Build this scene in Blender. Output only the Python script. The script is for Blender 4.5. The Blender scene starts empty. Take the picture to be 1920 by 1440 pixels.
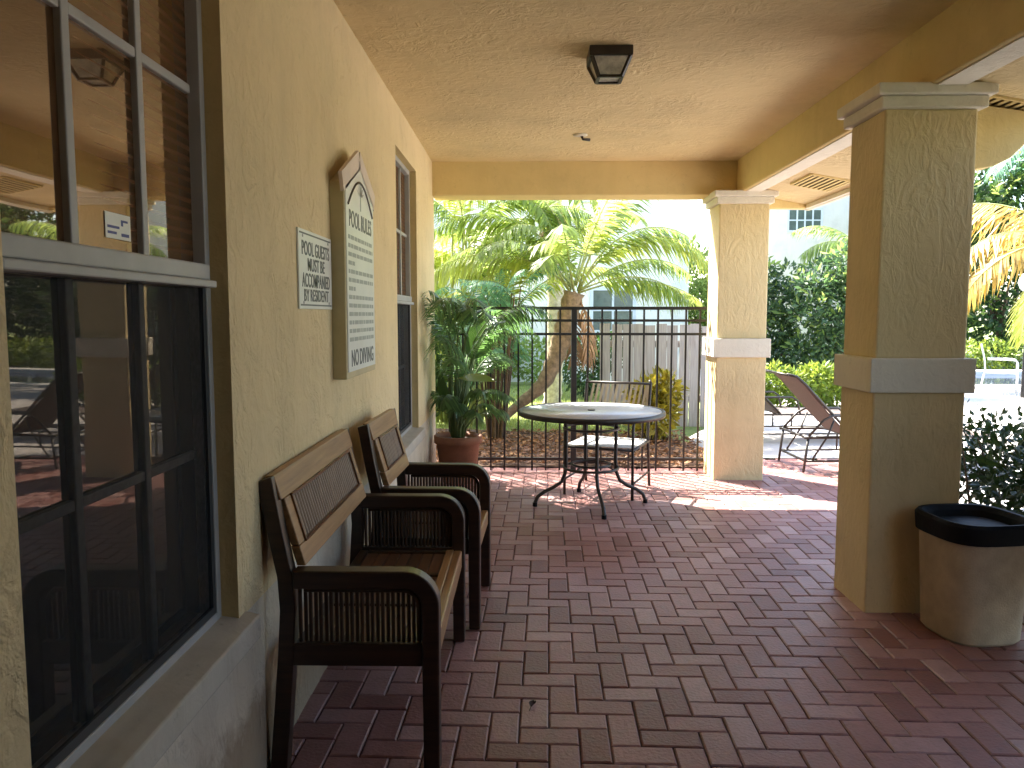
import bpy, math, random
from mathutils import Vector, Matrix
R = math.radians
rnd = random.Random(7)
SC = bpy.context.scene
COL = SC.collection

# ------------------------------------------------------------------ camera
EYE = Vector((0, 0, 1.5)); YAW = R(0.974); PITCH = R(5.071); FPX = 1465.0
cam = bpy.data.cameras.new('camera'); cam.sensor_width = 36.0; cam.lens = FPX / 1920 * 36
cam.clip_start = 0.05; cam.clip_end = 2000
camo = bpy.data.objects.new('camera', cam); COL.objects.link(camo)
camo.location = EYE; camo.rotation_euler = (R(90) - PITCH, 0, YAW)
SC.camera = camo

# ------------------------------------------------------------------ sky, sun, exposure
SUN = Vector((-0.90, 1.0, 1.68)).normalized()
w = bpy.data.worlds.new('World'); SC.world = w; w.use_nodes = True
nt = w.node_tree; bg = nt.nodes['Background']
sky = nt.nodes.new('ShaderNodeTexSky'); sky.sky_type = 'NISHITA'; sky.sun_disc = False
sky.sun_elevation = math.asin(SUN.z); sky.sun_rotation = math.atan2(SUN.x, SUN.y)
sky.dust_density = 1.6; sky.ozone_density = 1.0
nt.links.new(sky.outputs[0], bg.inputs[0]); bg.inputs[1].default_value = 0.13
sl = bpy.data.lights.new('sun', 'SUN'); sl.energy = 4.8; sl.angle = R(0.53); sl.color = (1.0, 0.95, 0.86)
so = bpy.data.objects.new('sun', sl); COL.objects.link(so)
so.rotation_euler = SUN.to_track_quat('Z', 'Y').to_euler()
SC.view_settings.view_transform = 'Standard'; SC.view_settings.look = 'None'
SC.view_settings.exposure = 2.78; SC.view_settings.gamma = 1.0
SC.view_settings.use_curve_mapping = False
SC.render.engine = 'CYCLES'
SC.cycles.max_bounces = 8; SC.cycles.diffuse_bounces = 5; SC.cycles.glossy_bounces = 3; SC.cycles.transparent_max_bounces = 8

# ------------------------------------------------------------------ materials
def new_mat(name):
    m = bpy.data.materials.new(name); m.use_nodes = True
    return m, m.node_tree, m.node_tree.nodes['Principled BSDF']
def N(t, kind, **kw):
    n = t.nodes.new(kind)
    for k, v in kw.items():
        if k in n.inputs: n.inputs[k].default_value = v
        else: setattr(n, k, v)
    return n
def ramp(t, fac, stops):
    r = t.nodes.new('ShaderNodeValToRGB')
    e = r.color_ramp.elements
    while len(e) < len(stops): e.new(0.5)
    for q, (p, c) in zip(e, stops): q.position = p; q.color = (*c, 1)
    t.links.new(fac, r.inputs[0]); return r.outputs[0]
def sc(c, k): return tuple(max(0, min(1, v * k)) for v in c)
def objco(t):
    return t.nodes.new('ShaderNodeTexCoord').outputs['Object']
def bump(t, b, h, strength, dist):
    n = t.nodes.new('ShaderNodeBump'); n.inputs['Strength'].default_value = strength
    n.inputs['Distance'].default_value = dist
    t.links.new(h, n.inputs['Height']); t.links.new(n.outputs[0], b.inputs['Normal'])
def mat_plain(name, c, rough=0.6, var=0.12, scale=6.0, metal=0.0, bs=0.0, bscale=60.0, spec=0.5):
    m, t, b = new_mat(name)
    co = objco(t)
    n = N(t, 'ShaderNodeTexNoise', Scale=scale, Detail=5.0, Roughness=0.6); t.links.new(co, n.inputs['Vector'])
    t.links.new(ramp(t, n.outputs[0], [(0.3, sc(c, 1 - var)), (0.7, sc(c, 1 + var))]), b.inputs['Base Color'])
    b.inputs['Roughness'].default_value = rough; b.inputs['Metallic'].default_value = metal
    b.inputs['Specular IOR Level'].default_value = spec
    if bs:
        n2 = N(t, 'ShaderNodeTexNoise', Scale=bscale, Detail=4.0); t.links.new(co, n2.inputs['Vector'])
        bump(t, b, n2.outputs[0], bs, 0.01)
    return m
def mat_stucco(name, c, tex=1.0, scale=1.0, streak=(1, 1, 1), grime=0.0, foot=False, runs=0.12):
    """hand trowelled stucco: worm-like ridges over fine sand, weak colour blotches"""
    m, t, b = new_mat(name); L = t.links
    co = objco(t)
    mp = t.nodes.new('ShaderNodeMapping'); L.new(co, mp.inputs[0]); mp.inputs['Scale'].default_value = streak
    n1 = N(t, 'ShaderNodeTexNoise', Scale=11.0 * scale, Detail=3.0, Roughness=0.55, Distortion=1.6); L.new(mp.outputs[0], n1.inputs['Vector'])
    r1 = ramp(t, n1.outputs[0], [(0.40, (0, 0, 0)), (0.52, (0.55,) * 3), (0.60, (1, 1, 1))])
    n2 = N(t, 'ShaderNodeTexNoise', Scale=85.0, Detail=3.0); L.new(co, n2.inputs['Vector'])
    n3 = N(t, 'ShaderNodeTexNoise', Scale=26.0 * scale, Detail=4.0, Distortion=2.2); L.new(mp.outputs[0], n3.inputs['Vector'])
    a = N(t, 'ShaderNodeMath', operation='MULTIPLY_ADD'); a.inputs[1].default_value = 0.55; L.new(n2.outputs[0], a.inputs[0]); L.new(r1, a.inputs[2])
    a2 = N(t, 'ShaderNodeMath', operation='MULTIPLY_ADD'); a2.inputs[1].default_value = 0.7; L.new(n3.outputs[0], a2.inputs[0]); L.new(a.outputs[0], a2.inputs[2])
    nm = N(t, 'ShaderNodeTexNoise', Scale=2.3, Detail=3.0); L.new(co, nm.inputs['Vector'])
    am = N(t, 'ShaderNodeMath', operation='MULTIPLY'); L.new(a2.outputs[0], am.inputs[0]); L.new(ramp(t, nm.outputs[0], [(0.32, (0.15,) * 3), (0.68, (1.15,) * 3)]), am.inputs[1])
    bump(t, b, am.outputs[0], 0.75 * tex, 0.006)
    n4 = N(t, 'ShaderNodeTexNoise', Scale=1.7, Detail=6.0, Roughness=0.65); L.new(co, n4.inputs['Vector'])
    base = ramp(t, n4.outputs[0], [(0.28, sc(c, 0.86)), (0.5, c), (0.75, sc(c, 1.07))])
    # pitted dirt that has collected in the trowel hollows, here and there
    n5 = N(t, 'ShaderNodeTexNoise', Scale=21.0, Detail=6.0, Roughness=0.75); L.new(co, n5.inputs['Vector'])
    spots = ramp(t, n5.outputs[0], [(0.60, (0, 0, 0)), (0.72, (1, 1, 1))])
    mx = N(t, 'ShaderNodeMix', data_type='RGBA'); mx.inputs[0].default_value = 0.0
    k = N(t, 'ShaderNodeMath', operation='MULTIPLY'); k.inputs[1].default_value = 0.35 + grime; L.new(spots, k.inputs[0])
    L.new(k.outputs[0], mx.inputs[0]); L.new(base, mx.inputs[6]); mx.inputs[7].default_value = (*sc(c, 0.55), 1)
    # long faint run-off streaks
    m6 = t.nodes.new('ShaderNodeMapping'); L.new(co, m6.inputs[0]); m6.inputs['Scale'].default_value = (9, 9, 0.7)
    n6 = N(t, 'ShaderNodeTexNoise', Scale=1.0, Detail=5.0, Roughness=0.6); L.new(m6.outputs[0], n6.inputs['Vector'])
    mx6 = N(t, 'ShaderNodeMix', data_type='RGBA', blend_type='MULTIPLY'); mx6.inputs[0].default_value = runs + grime
    L.new(mx.outputs[2], mx6.inputs[6]); L.new(ramp(t, n6.outputs[0], [(0.30, (0.74, 0.70, 0.64)), (0.52, (1, 1, 1))]), mx6.inputs[7])
    last = mx6.outputs[2]
    if foot:                                          # splash dirt and chair scuffs low on the wall
        sx = t.nodes.new('ShaderNodeSeparateXYZ'); L.new(co, sx.inputs[0])
        n7 = N(t, 'ShaderNodeTexNoise', Scale=7.0, Detail=6.0, Roughness=0.7); L.new(co, n7.inputs['Vector'])
        d7 = N(t, 'ShaderNodeMath', operation='MULTIPLY_ADD'); d7.inputs[1].default_value = -0.45; L.new(n7.outputs[0], d7.inputs[0]); L.new(sx.outputs[2], d7.inputs[2])
        mx7 = N(t, 'ShaderNodeMix', data_type='RGBA', blend_type='MULTIPLY'); mx7.inputs[0].default_value = 0.8
        L.new(last, mx7.inputs[6]); L.new(ramp(t, d7.outputs[0], [(0.0, (0.50, 0.42, 0.36)), (0.12, (1, 1, 1))]), mx7.inputs[7]); last = mx7.outputs[2]
    L.new(last, b.inputs['Base Color'])
    b.inputs['Roughness'].default_value = 0.85; b.inputs['Specular IOR Level'].default_value = 0.25
    return m
def mat_wood(name, c1, c2, axis=2, rough=0.4, scale=1.0):
    m, t, b = new_mat(name); L = t.links
    co = objco(t); mp = t.nodes.new('ShaderNodeMapping'); L.new(co, mp.inputs[0])
    s = [38 * scale] * 3; s[axis] = 2.2 * scale; mp.inputs['Scale'].default_value = s
    n = N(t, 'ShaderNodeTexNoise', Scale=1.0, Detail=6.0, Roughness=0.65, Distortion=0.6); L.new(mp.outputs[0], n.inputs['Vector'])
    L.new(ramp(t, n.outputs[0], [(0.3, c1), (0.72, c2)]), b.inputs['Base Color'])
    b.inputs['Roughness'].default_value = rough
    bump(t, b, n.outputs[0], 0.25, 0.003)
    return m
def mat_leaf(name, c, trans=None, var=0.35, mixf=0.45, rough=0.45):
    m, t, b = new_mat(name); L = t.links
    g = t.nodes.new('ShaderNodeNewGeometry')
    oi = t.nodes.new('ShaderNodeObjectInfo')
    ad = N(t, 'ShaderNodeMath', operation='ADD'); L.new(g.outputs['Random Per Island'], ad.inputs[0]); L.new(oi.outputs['Random'], ad.inputs[1])
    fr = N(t, 'ShaderNodeMath', operation='FRACT'); L.new(ad.outputs[0], fr.inputs[0])
    tr = trans or (min(1, c[0] * 2.3), min(1, c[1] * 2.0), c[2] * 0.7)
    c1 = ramp(t, fr.outputs[0], [(0, sc(c, 1 - var)), (0.5, c), (1, (c[0] * (1 + 1.2 * var), c[1] * (1 + var), c[2]))])
    c2 = ramp(t, fr.outputs[0], [(0, sc(tr, 1 - var)), (1, sc(tr, 1 + var * 0.5))])
    L.new(c1, b.inputs['Base Color']); b.inputs['Roughness'].default_value = rough
    tn = t.nodes.new('ShaderNodeBsdfTranslucent'); L.new(c2, tn.inputs[0])
    mx = t.nodes.new('ShaderNodeMixShader'); mx.inputs[0].default_value = mixf
    L.new(b.outputs[0], mx.inputs[1]); L.new(tn.outputs[0], mx.inputs[2])
    L.new(mx.outputs[0], t.nodes['Material Output'].inputs[0])
    return m
def mat_glass(name, base, refl, wav=0.02):
    m, t, b = new_mat(name); L = t.links
    co = objco(t)
    n = N(t, 'ShaderNodeTexNoise', Scale=2.2, Detail=1.0); L.new(co, n.inputs['Vector'])
    bp = t.nodes.new('ShaderNodeBump'); bp.inputs['Strength'].default_value = wav; bp.inputs['Distance'].default_value = 0.05; L.new(n.outputs[0], bp.inputs['Height'])
    w1 = N(t, 'ShaderNodeTexWave', wave_type='BANDS', bands_direction='Z', Scale=11.0, Distortion=0.4); L.new(co, w1.inputs['Vector'])
    L.new(ramp(t, w1.outputs[0], [(0, sc(base, 0.75)), (1, sc(base, 1.25))]), b.inputs['Base Color'])
    b.inputs['Roughness'].default_value = 0.5; b.inputs['Specular IOR Level'].default_value = 0.1
    gl = t.nodes.new('ShaderNodeBsdfGlossy'); gl.inputs['Roughness'].default_value = 0.015; gl.inputs['Color'].default_value = (0.95, 0.85, 0.72, 1)
    L.new(bp.outputs[0], gl.inputs['Normal'])
    mx = t.nodes.new('ShaderNodeMixShader'); mx.inputs[0].default_value = refl
    L.new(b.outputs[0], mx.inputs[1]); L.new(gl.outputs[0], mx.inputs[2]); L.new(mx.outputs[0], t.nodes['Material Output'].inputs[0])
    return m

CREAM = (0.66, 0.50, 0.265)
M = {}
M['wall'] = mat_stucco('stucco_wall', (0.71, 0.57, 0.33), 1.3, 0.9, (1, 1, 0.8))
M['ceiling'] = mat_stucco('stucco_ceiling', (0.71, 0.56, 0.31), 0.9, 1.1)
M['beam'] = mat_stucco('stucco_beam', (0.70, 0.54, 0.25), 0.35, 1.0)
M['column'] = mat_stucco('stucco_column', (0.68, 0.54, 0.30), 0.6, 1.5, (1, 1, 0.45), 0.08)
M['trim'] = mat_stucco('trim_paint', (0.74, 0.68, 0.56), 0.45, 1.4, (1, 1, 1), 0.06)
M['sill'] = mat_stucco('sill_paint', (0.50, 0.46, 0.38), 0.35, 1.0, (1, 1, 1), 0.3)
M['lowwall'] = mat_stucco('base_skylit_stucco', (0.62, 0.555, 0.44), 0.8, 1.0, (1, 1, 0.6), 0.2, True)  # paler grey tone imitates sky light on the lower wall; dirt goes over it
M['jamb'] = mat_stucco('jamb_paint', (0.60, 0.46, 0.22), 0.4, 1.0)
M['alu'] = mat_plain('window_aluminium', (0.38, 0.38, 0.37), 0.45, 0.08, 9, 0.0)
M['aludark'] = mat_plain('sash_behind_screen', (0.035, 0.037, 0.04), 0.5, 0.1, 9)
M['glass'] = mat_glass('window_glass', (0.10, 0.044, 0.016), 0.25)
M['glasslow'] = mat_glass('window_glass_lower', (0.012, 0.010, 0.008), 0.20)
M['iron'] = mat_plain('black_iron', (0.018, 0.017, 0.016), 0.42, 0.25, 20)
M['bronze'] = mat_plain('bronze_paint', (0.030, 0.022, 0.016), 0.42, 0.2, 20)
M['darkwood'] = mat_wood('dark_stained_wood', (0.014, 0.0062, 0.0038), (0.048, 0.021, 0.011), 0, 0.36)
M['slatwood'] = mat_wood('bamboo_slat', (0.022, 0.010, 0.005), (0.072, 0.035, 0.014), 2, 0.35)
M['palewood'] = mat_wood('honey_wood', (0.22, 0.105, 0.036), (0.41, 0.225, 0.088), 1, 0.38)
M['reed'] = mat_wood('reed_panel', (0.19, 0.12, 0.066), (0.34, 0.225, 0.135), 2, 0.5)
M['seatwood'] = mat_wood('seat_board', (0.075, 0.028, 0.010), (0.18, 0.075, 0.028), 1, 0.3)
M['signbox'] = mat_plain('sign_box_paint', (0.48, 0.40, 0.22), 0.6, 0.1, 8)
M['signwhite'] = mat_plain('sign_face', (0.74, 0.75, 0.70), 0.35, 0.05, 5)
M['signpink'] = mat_plain('sign_header_face', (0.66, 0.55, 0.47), 0.5, 0.06, 7)
M['ink'] = mat_plain('sign_ink', (0.10, 0.115, 0.112), 0.5, 0.1)
M['inkgrey'] = mat_plain('sign_small_ink', (0.34, 0.37, 0.34), 0.5, 0.1)
M['blue'] = mat_plain('sticker_blue', (0.03, 0.05, 0.22), 0.5, 0.1)
M['terracotta'] = mat_plain('terracotta', (0.27, 0.115, 0.062), 0.75, 0.22, 7, 0, 0.2)
M['soil'] = mat_plain('potting_soil', (0.045, 0.028, 0.018), 0.95, 0.4, 30, 0, 0.8, 40)
M['binstone'] = mat_plain('bin_shell', (0.42, 0.34, 0.24), 0.8, 0.16, 9, 0, 0.35, 120)
M['binbag'] = mat_plain('bin_liner', (0.004, 0.004, 0.0045), 0.55, 0.2, 10, 0, 0.5, 14, 0.2)
M['tabletop'] = mat_plain('frosted_table_glass', (0.60, 0.63, 0.66), 0.22, 0.10, 60, 0, 0.15, 90)
M['strap'] = mat_plain('vinyl_strap', (0.50, 0.42, 0.30), 0.5, 0.1)
M['cushion'] = mat_plain('seat_sling', (0.56, 0.55, 0.52), 0.7, 0.1, 40)
M['sling'] = mat_plain('tan_sling', (0.14, 0.10, 0.08), 0.75, 0.15, 60)
M['lampglass'] = mat_plain('seeded_lamp_glass', (0.55, 0.52, 0.46), 0.12, 0.35, 22, 0, 0.4, 40)
M['plastic'] = mat_plain('white_plastic', (0.66, 0.60, 0.46), 0.5, 0.05)
M['ventdark'] = mat_plain('vent_dark', (0.16, 0.11, 0.05), 0.8, 0.1)
M['whitewall'] = mat_stucco('neighbour_stucco', (0.86, 0.84, 0.79), 0.4)
M['whitewall2'] = mat_stucco('neighbour_stucco_pink', (0.72, 0.68, 0.64), 0.4)
M['farglass'] = mat_plain('far_window_glass', (0.10, 0.13, 0.12), 0.12, 0.2)
M['farframe'] = mat_plain('far_window_frame', (0.62, 0.66, 0.72), 0.6, 0.05)
M['roof'] = mat_plain('barrel_tile', (0.35, 0.16, 0.09), 0.8, 0.25, 9)
M['greyboard'] = mat_wood('weathered_board', (0.30, 0.26, 0.25), (0.50, 0.45, 0.44), 2, 0.8)
M['bark'] = mat_plain('palm_bark', (0.26, 0.19, 0.12), 0.9, 0.4, 18, 0, 0.9, 22)
M['palebark'] = mat_plain('pale_bark', (0.42, 0.36, 0.28), 0.9, 0.35, 14, 0, 0.9, 22)
M['twig'] = mat_plain('twig_bark', (0.10, 0.07, 0.045), 0.9, 0.3, 14)
M['petiole'] = mat_plain('petiole', (0.32, 0.36, 0.12), 0.6, 0.25, 10)
M['petioledark'] = mat_plain('petiole_dark', (0.10, 0.15, 0.05), 0.6, 0.25, 10)
M['deadleaf'] = mat_plain('dead_leaf', (0.05, 0.028, 0.018), 0.9, 0.3, 40)
M['deadfrond'] = mat_plain('dead_frond', (0.34, 0.20, 0.11), 0.9, 0.35, 10)
M['mulchleaf'] = mat_leaf('dry_leaf', (0.30, 0.17, 0.11), (0.35, 0.18, 0.08), 0.5, 0.2, 0.8)
M['leaf_lime'] = mat_leaf('leaf_lime', (0.21, 0.27, 0.045), (0.74, 0.80, 0.20), 0.35, 0.5)
M['leaf_palm'] = mat_leaf('leaf_palm', (0.14, 0.21, 0.045), (0.54, 0.68, 0.17), 0.35, 0.45)
M['leaf_teal'] = mat_leaf('leaf_teal', (0.09, 0.22, 0.13), (0.28, 0.58, 0.30), 0.35, 0.4)
M['leaf_dark'] = mat_leaf('leaf_dark', (0.030, 0.070, 0.022), (0.08, 0.17, 0.03), 0.4, 0.3)
M['leaf_pot'] = mat_leaf('leaf_pot_palm', (0.085, 0.165, 0.065), (0.20, 0.38, 0.10), 0.4, 0.38, 0.35)
M['leaf_hedge'] = mat_leaf('leaf_hedge', (0.058, 0.105, 0.048), (0.14, 0.27, 0.09), 0.45, 0.3, 0.4)
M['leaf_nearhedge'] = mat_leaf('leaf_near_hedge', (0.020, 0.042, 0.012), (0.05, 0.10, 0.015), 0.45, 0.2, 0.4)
M['leaf_sunny'] = mat_leaf('leaf_sunny', (0.13, 0.20, 0.03), (0.32, 0.40, 0.05), 0.4, 0.4)
M['leaf_grass'] = mat_leaf('lawn_blade', (0.22, 0.28, 0.08), (0.50, 0.55, 0.16), 0.3, 0.4)
M['leaf_croton'] = mat_leaf('leaf_croton', (0.26, 0.24, 0.03), (0.55, 0.42, 0.04), 0.5, 0.4)
M['leaf_yellow'] = mat_leaf('leaf_yellowing', (0.36, 0.26, 0.06), (0.60, 0.38, 0.06), 0.4, 0.4)
M['globe'] = mat_plain('opal_globe', (0.8, 0.82, 0.84), 0.3, 0.02)
M['water'] = mat_plain('pool_water', (0.05, 0.06, 0.10), 0.06, 0.1, 3, 0, 0.1, 5)
M['coping'] = mat_plain('pool_coping', (0.70, 0.68, 0.64), 0.7, 0.08)
M['deck'] = mat_plain('deck_concrete', (0.52, 0.48, 0.45), 0.85, 0.12, 3, 0, 0.3, 40)
M['mulch'] = mat_plain('mulch_ground', (0.16, 0.095, 0.06), 0.95, 0.45, 22, 0, 0.9, 40)

def mat_ground():
    m, t, b = new_mat('lawn_ground'); L = t.links; co = objco(t)
    n = N(t, 'ShaderNodeTexNoise', Scale=0.6, Detail=8.0, Roughness=0.7); L.new(co, n.inputs['Vector'])
    L.new(ramp(t, n.outputs[0], [(0.3, (0.16, 0.22, 0.06)), (0.55, (0.26, 0.31, 0.10)), (0.72, (0.38, 0.36, 0.20))]), b.inputs['Base Color'])
    b.inputs['Roughness'].default_value = 0.95
    n2 = N(t, 'ShaderNodeTexNoise', Scale=30.0, Detail=4.0); L.new(co, n2.inputs['Vector']); bump(t, b, n2.outputs[0], 0.8, 0.03)
    return m
M['ground'] = mat_ground()
def mat_brick():
    m, t, b = new_mat('clay_paver'); L = t.links
    at = t.nodes.new('ShaderNodeAttribute'); at.attribute_name = 'tone'
    g = t.nodes.new('ShaderNodeNewGeometry')
    n = N(t, 'ShaderNodeTexNoise', Scale=16.0, Detail=7.0, Roughness=0.78); L.new(g.outputs['Position'], n.inputs['Vector'])
    n0 = N(t, 'ShaderNodeTexNoise', Scale=1.1, Detail=4.0); L.new(g.outputs['Position'], n0.inputs['Vector'])
    col = ramp(t, at.outputs['Fac'], [(0, (0.225, 0.092, 0.076)), (0.35, (0.315, 0.146, 0.126)), (0.7, (0.37, 0.196, 0.178)), (1, (0.44, 0.27, 0.25))])
    mx = N(t, 'ShaderNodeMix', data_type='RGBA', blend_type='MULTIPLY'); mx.inputs[0].default_value = 0.8
    L.new(col, mx.inputs[6]); L.new(ramp(t, n.outputs[0], [(0.25, (0.50, 0.46, 0.44)), (0.48, (0.95, 0.93, 0.92)), (0.75, (1.25, 1.27, 1.30))]), mx.inputs[7])
    mx2 = N(t, 'ShaderNodeMix', data_type='RGBA', blend_type='MULTIPLY'); mx2.inputs[0].default_value = 0.7
    L.new(mx.outputs[2], mx2.inputs[6]); L.new(ramp(t, n0.outputs[0], [(0.3, (0.72, 0.70, 0.70)), (0.65, (1.08, 1.08, 1.08))]), mx2.inputs[7])
    L.new(mx2.outputs[2], b.inputs['Base Color'])
    rr = ramp(t, n.outputs[0], [(0.3, (0.37,) * 3), (0.7, (0.62,) * 3)]); L.new(rr, b.inputs['Roughness'])
    n2 = N(t, 'ShaderNodeTexNoise', Scale=70.0, Detail=4.0); L.new(g.outputs['Position'], n2.inputs['Vector'])
    bump(t, b, n2.outputs[0], 0.6, 0.005)
    return m
M['brick'] = mat_brick()

# ------------------------------------------------------------------ geometry helpers
class MB:
    def __init__(s): s.v = []; s.f = []
    def add(s, vs, fs):
        o = len(s.v); s.v += [tuple(v) for v in vs]; s.f += [tuple(i + o for i in f) for f in fs]; return s
    def box(s, x0, x1, y0, y1, z0, z1):
        return s.add([(x0, y0, z0), (x1, y0, z0), (x1, y1, z0), (x0, y1, z0), (x0, y0, z1), (x1, y0, z1), (x1, y1, z1), (x0, y1, z1)],
                     [(0, 3, 2, 1), (4, 5, 6, 7), (0, 1, 5, 4), (1, 2, 6, 5), (2, 3, 7, 6), (3, 0, 4, 7)])
    def bar(s, p, q, w, h, up=(0, 0, 1)):
        p = Vector(p); q = Vector(q); d = (q - p).normalized(); a = d.cross(Vector(up))
        if a.length < 1e-4: a = d.cross(Vector((1, 0, 0)))
        a.normalize(); b = a.cross(d).normalized(); vs = []
        for c in (p, q):
            for (i, j) in ((-1, -1), (1, -1), (1, 1), (-1, 1)): vs.append(c + a * (w / 2 * i) + b * (h / 2 * j))
        return s.add(vs, [(0, 1, 2, 3), (7, 6, 5, 4), (0, 4, 5, 1), (1, 5, 6, 2), (2, 6, 7, 3), (3, 7, 4, 0)])
    def tube(s, pts, rad, n=8, caps=True):
        pts = [Vector(p) for p in pts]; m = len(pts)
        rad = rad if isinstance(rad, (list, tuple)) else [rad] * m
        t0 = (pts[1] - pts[0]).normalized(); ref = Vector((0, 0, 1)) if abs(t0.z) < 0.9 else Vector((1, 0, 0))
        a = t0.cross(ref).normalized(); vs = []; fs = []
        for i, p in enumerate(pts):
            t = (pts[min(i + 1, m - 1)] - pts[max(i - 1, 0)]).normalized()
            a = (a - t * a.dot(t)).normalized(); b = t.cross(a)
            for k in range(n):
                an = 2 * math.pi * k / n; vs.append(p + (a * math.cos(an) + b * math.sin(an)) * rad[i])
        for i in range(m - 1):
            for k in range(n):
                k2 = (k + 1) % n; fs.append((i * n + k, i * n + k2, (i + 1) * n + k2, (i + 1) * n + k))
        if caps: fs.append(tuple(range(n - 1, -1, -1))); fs.append(tuple(range((m - 1) * n, m * n)))
        return s.add(vs, fs)
    def lathe(s, prof, c=(0, 0, 0), n=32, caps=True):
        vs = []; fs = []; m = len(prof)
        for r, z in prof:
            for k in range(n):
                a = 2 * math.pi * k / n; vs.append((c[0] + r * math.cos(a), c[1] + r * math.sin(a), c[2] + z))
        for i in range(m - 1):
            for k in range(n):
                k2 = (k + 1) % n; fs.append((i * n + k, i * n + k2, (i + 1) * n + k2, (i + 1) * n + k))
        if caps: fs.append(tuple(range(n - 1, -1, -1))); fs.append(tuple(range((m - 1) * n, m * n)))
        return s.add(vs, fs)
    def torus(s, c, R_, r, n=36, k=6):
        vs = []; fs = []
        for i in range(n):
            a = 2 * math.pi * i / n
            for j in range(k):
                b = 2 * math.pi * j / k; q = R_ + r * math.cos(b)
                vs.append((c[0] + q * math.cos(a), c[1] + q * math.sin(a), c[2] + r * math.sin(b)))
        for i in range(n):
            for j in range(k):
                fs.append((i * k + j, ((i + 1) % n) * k + j, ((i + 1) % n) * k + (j + 1) % k, i * k + (j + 1) % k))
        return s.add(vs, fs)
    def prism(s, poly, axis, lo, hi):
        """poly in the two other axes (x:yz, y:xz, z:xy) pushed from lo to hi"""
        def P(u, v, h): return {'x': (h, u, v), 'y': (u, h, v), 'z': (u, v, h)}[axis]
        n = len(poly); vs = [P(u, v, lo) for u, v in poly] + [P(u, v, hi) for u, v in poly]
        fs = [tuple(range(n)), tuple(range(2 * n - 1, n - 1, -1))] + [(i, i + n, (i + 1) % n + n, (i + 1) % n) for i in range(n)]
        return s.add(vs, fs)
    def mesh(s, name):
        me = bpy.data.meshes.new(name); me.from_pydata(s.v, [], s.f); me.update()
        return me
    def build(s, name, mat, parent=None, smooth=False, bevel=0.0, fix=True, loc=None):
        me = s.mesh(name)
        if fix:
            import bmesh
            b = bmesh.new(); b.from_mesh(me); bmesh.ops.recalc_face_normals(b, faces=b.faces); b.to_mesh(me); b.free()
        me.materials.append(M[mat] if isinstance(mat, str) else mat)
        if smooth: me.polygons.foreach_set('use_smooth', [True] * len(me.polygons))
        o = bpy.data.objects.new(name, me); COL.objects.link(o)
        if parent: o.parent = parent
        if loc: o.location = loc
        if bevel:
            bm_ = o.modifiers.new('bevel', 'BEVEL'); bm_.width = bevel; bm_.segments = 2; bm_.limit_method = 'ANGLE'; bm_.angle_limit = R(40)
        return o
def tag(o, label, cat, group=None):
    o['label'] = label; o['category'] = cat
    if group: o['group'] = group
    return o
def struct(o, label=None):
    o['kind'] = 'structure'
    if label: o['label'] = label
    return o
def stuff(o, label=None, cat=None):
    o['kind'] = 'stuff'
    if label: o['label'] = label
    if cat: o['category'] = cat
    return o
def thing(name, label, cat, loc=(0, 0, 0), rz=0.0, group=None):
    o = bpy.data.objects.new(name, None); o.empty_display_size = 0.1; COL.objects.link(o)
    o.location = loc; o.rotation_euler = (0, 0, rz); return tag(o, label, cat, group)
def dup(o, parent=None):
    c = o.copy(); COL.objects.link(c); c.parent = parent
    for ch in list(o.children): dup(ch, c)
    return c
def text(name, line, size, mat, parent, mtx, squeeze=1.0, bold=0.0, depth=0.001):
    words = []; total = 0.0; gap = size * 0.34
    for wd_ in line.split():
        cu = bpy.data.curves.new(name, 'FONT'); cu.body = wd_; cu.size = size; cu.align_x = 'LEFT'; cu.align_y = 'CENTER'
        cu.extrude = depth; cu.offset = bold * 0.35; cu.space_character = 1.08
        ob = bpy.data.objects.new(name, cu); COL.objects.link(ob)
        dg = bpy.context.evaluated_depsgraph_get(); me = bpy.data.meshes.new_from_object(ob.evaluated_get(dg))
        bpy.data.objects.remove(ob); me.materials.append(M[mat])
        xs = [v.co.x for v in me.vertices]; words.append((me, total - min(xs))); total += max(xs) - min(xs) + gap
    total -= gap
    for me, off in words:
        o = bpy.data.objects.new(name, me); COL.objects.link(o); o.parent = parent
        o.matrix_local = mtx @ Matrix.Diagonal((squeeze, 1, 1, 1)) @ Matrix.Translation((off - total / 2, 0, 0))
XW = -0.845                                        # face of the clubhouse wall

# ------------------------------------------------------------------ ground, floor, deck
struct(MB().add([(-120, -60, -0.05), (140, -60, -0.05), (140, 200, -0.05), (-120, 200, -0.05)], [(0, 1, 2, 3)]).build('ground', 'ground'))
struct(MB().add([(-3.5, 7.60, 0.012), (1.95, 7.60, 0.012), (1.95, 8.9, 0.02), (1.2, 9.7, 0.02), (-0.2, 9.9, 0.02), (-1.6, 10.2, 0.02), (-3.5, 10.3, 0.02)], [(0, 1, 2, 3, 4, 5, 6)]).build('mulch_bed', 'mulch'))
struct(MB().add([(1.95, 8.12, 0.006), (30, 8.12, 0.006), (30, 21.5, 0.006), (4.0, 21.5, 0.006), (3.4, 12.3, 0.006), (1.95, 9.4, 0.006)], [(0, 1, 2, 3, 4, 5)]).build('pool_deck', 'deck'))
struct(MB().add([(3.45, -6, 0.004), (30, -6, 0.004), (30, 8.12, 0.004), (3.45, 8.12, 0.004)], [(0, 1, 2, 3)]).build('side_deck', 'deck'))
struct(MB().add([(6.5, 16.3, 0.012), (26, 16.3, 0.012), (26, 19.6, 0.012), (6.5, 19.6, 0.012)], [(0, 1, 2, 3)]).build('pool_water', 'water'))
mb = MB(); mb.box(6.2, 26, 15.9, 16.3, 0.0, 0.06); mb.box(6.2, 26, 19.6, 20.1, 0.0, 0.10); mb.box(6.2, 6.5, 16.3, 19.6, 0.0, 0.08)
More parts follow.
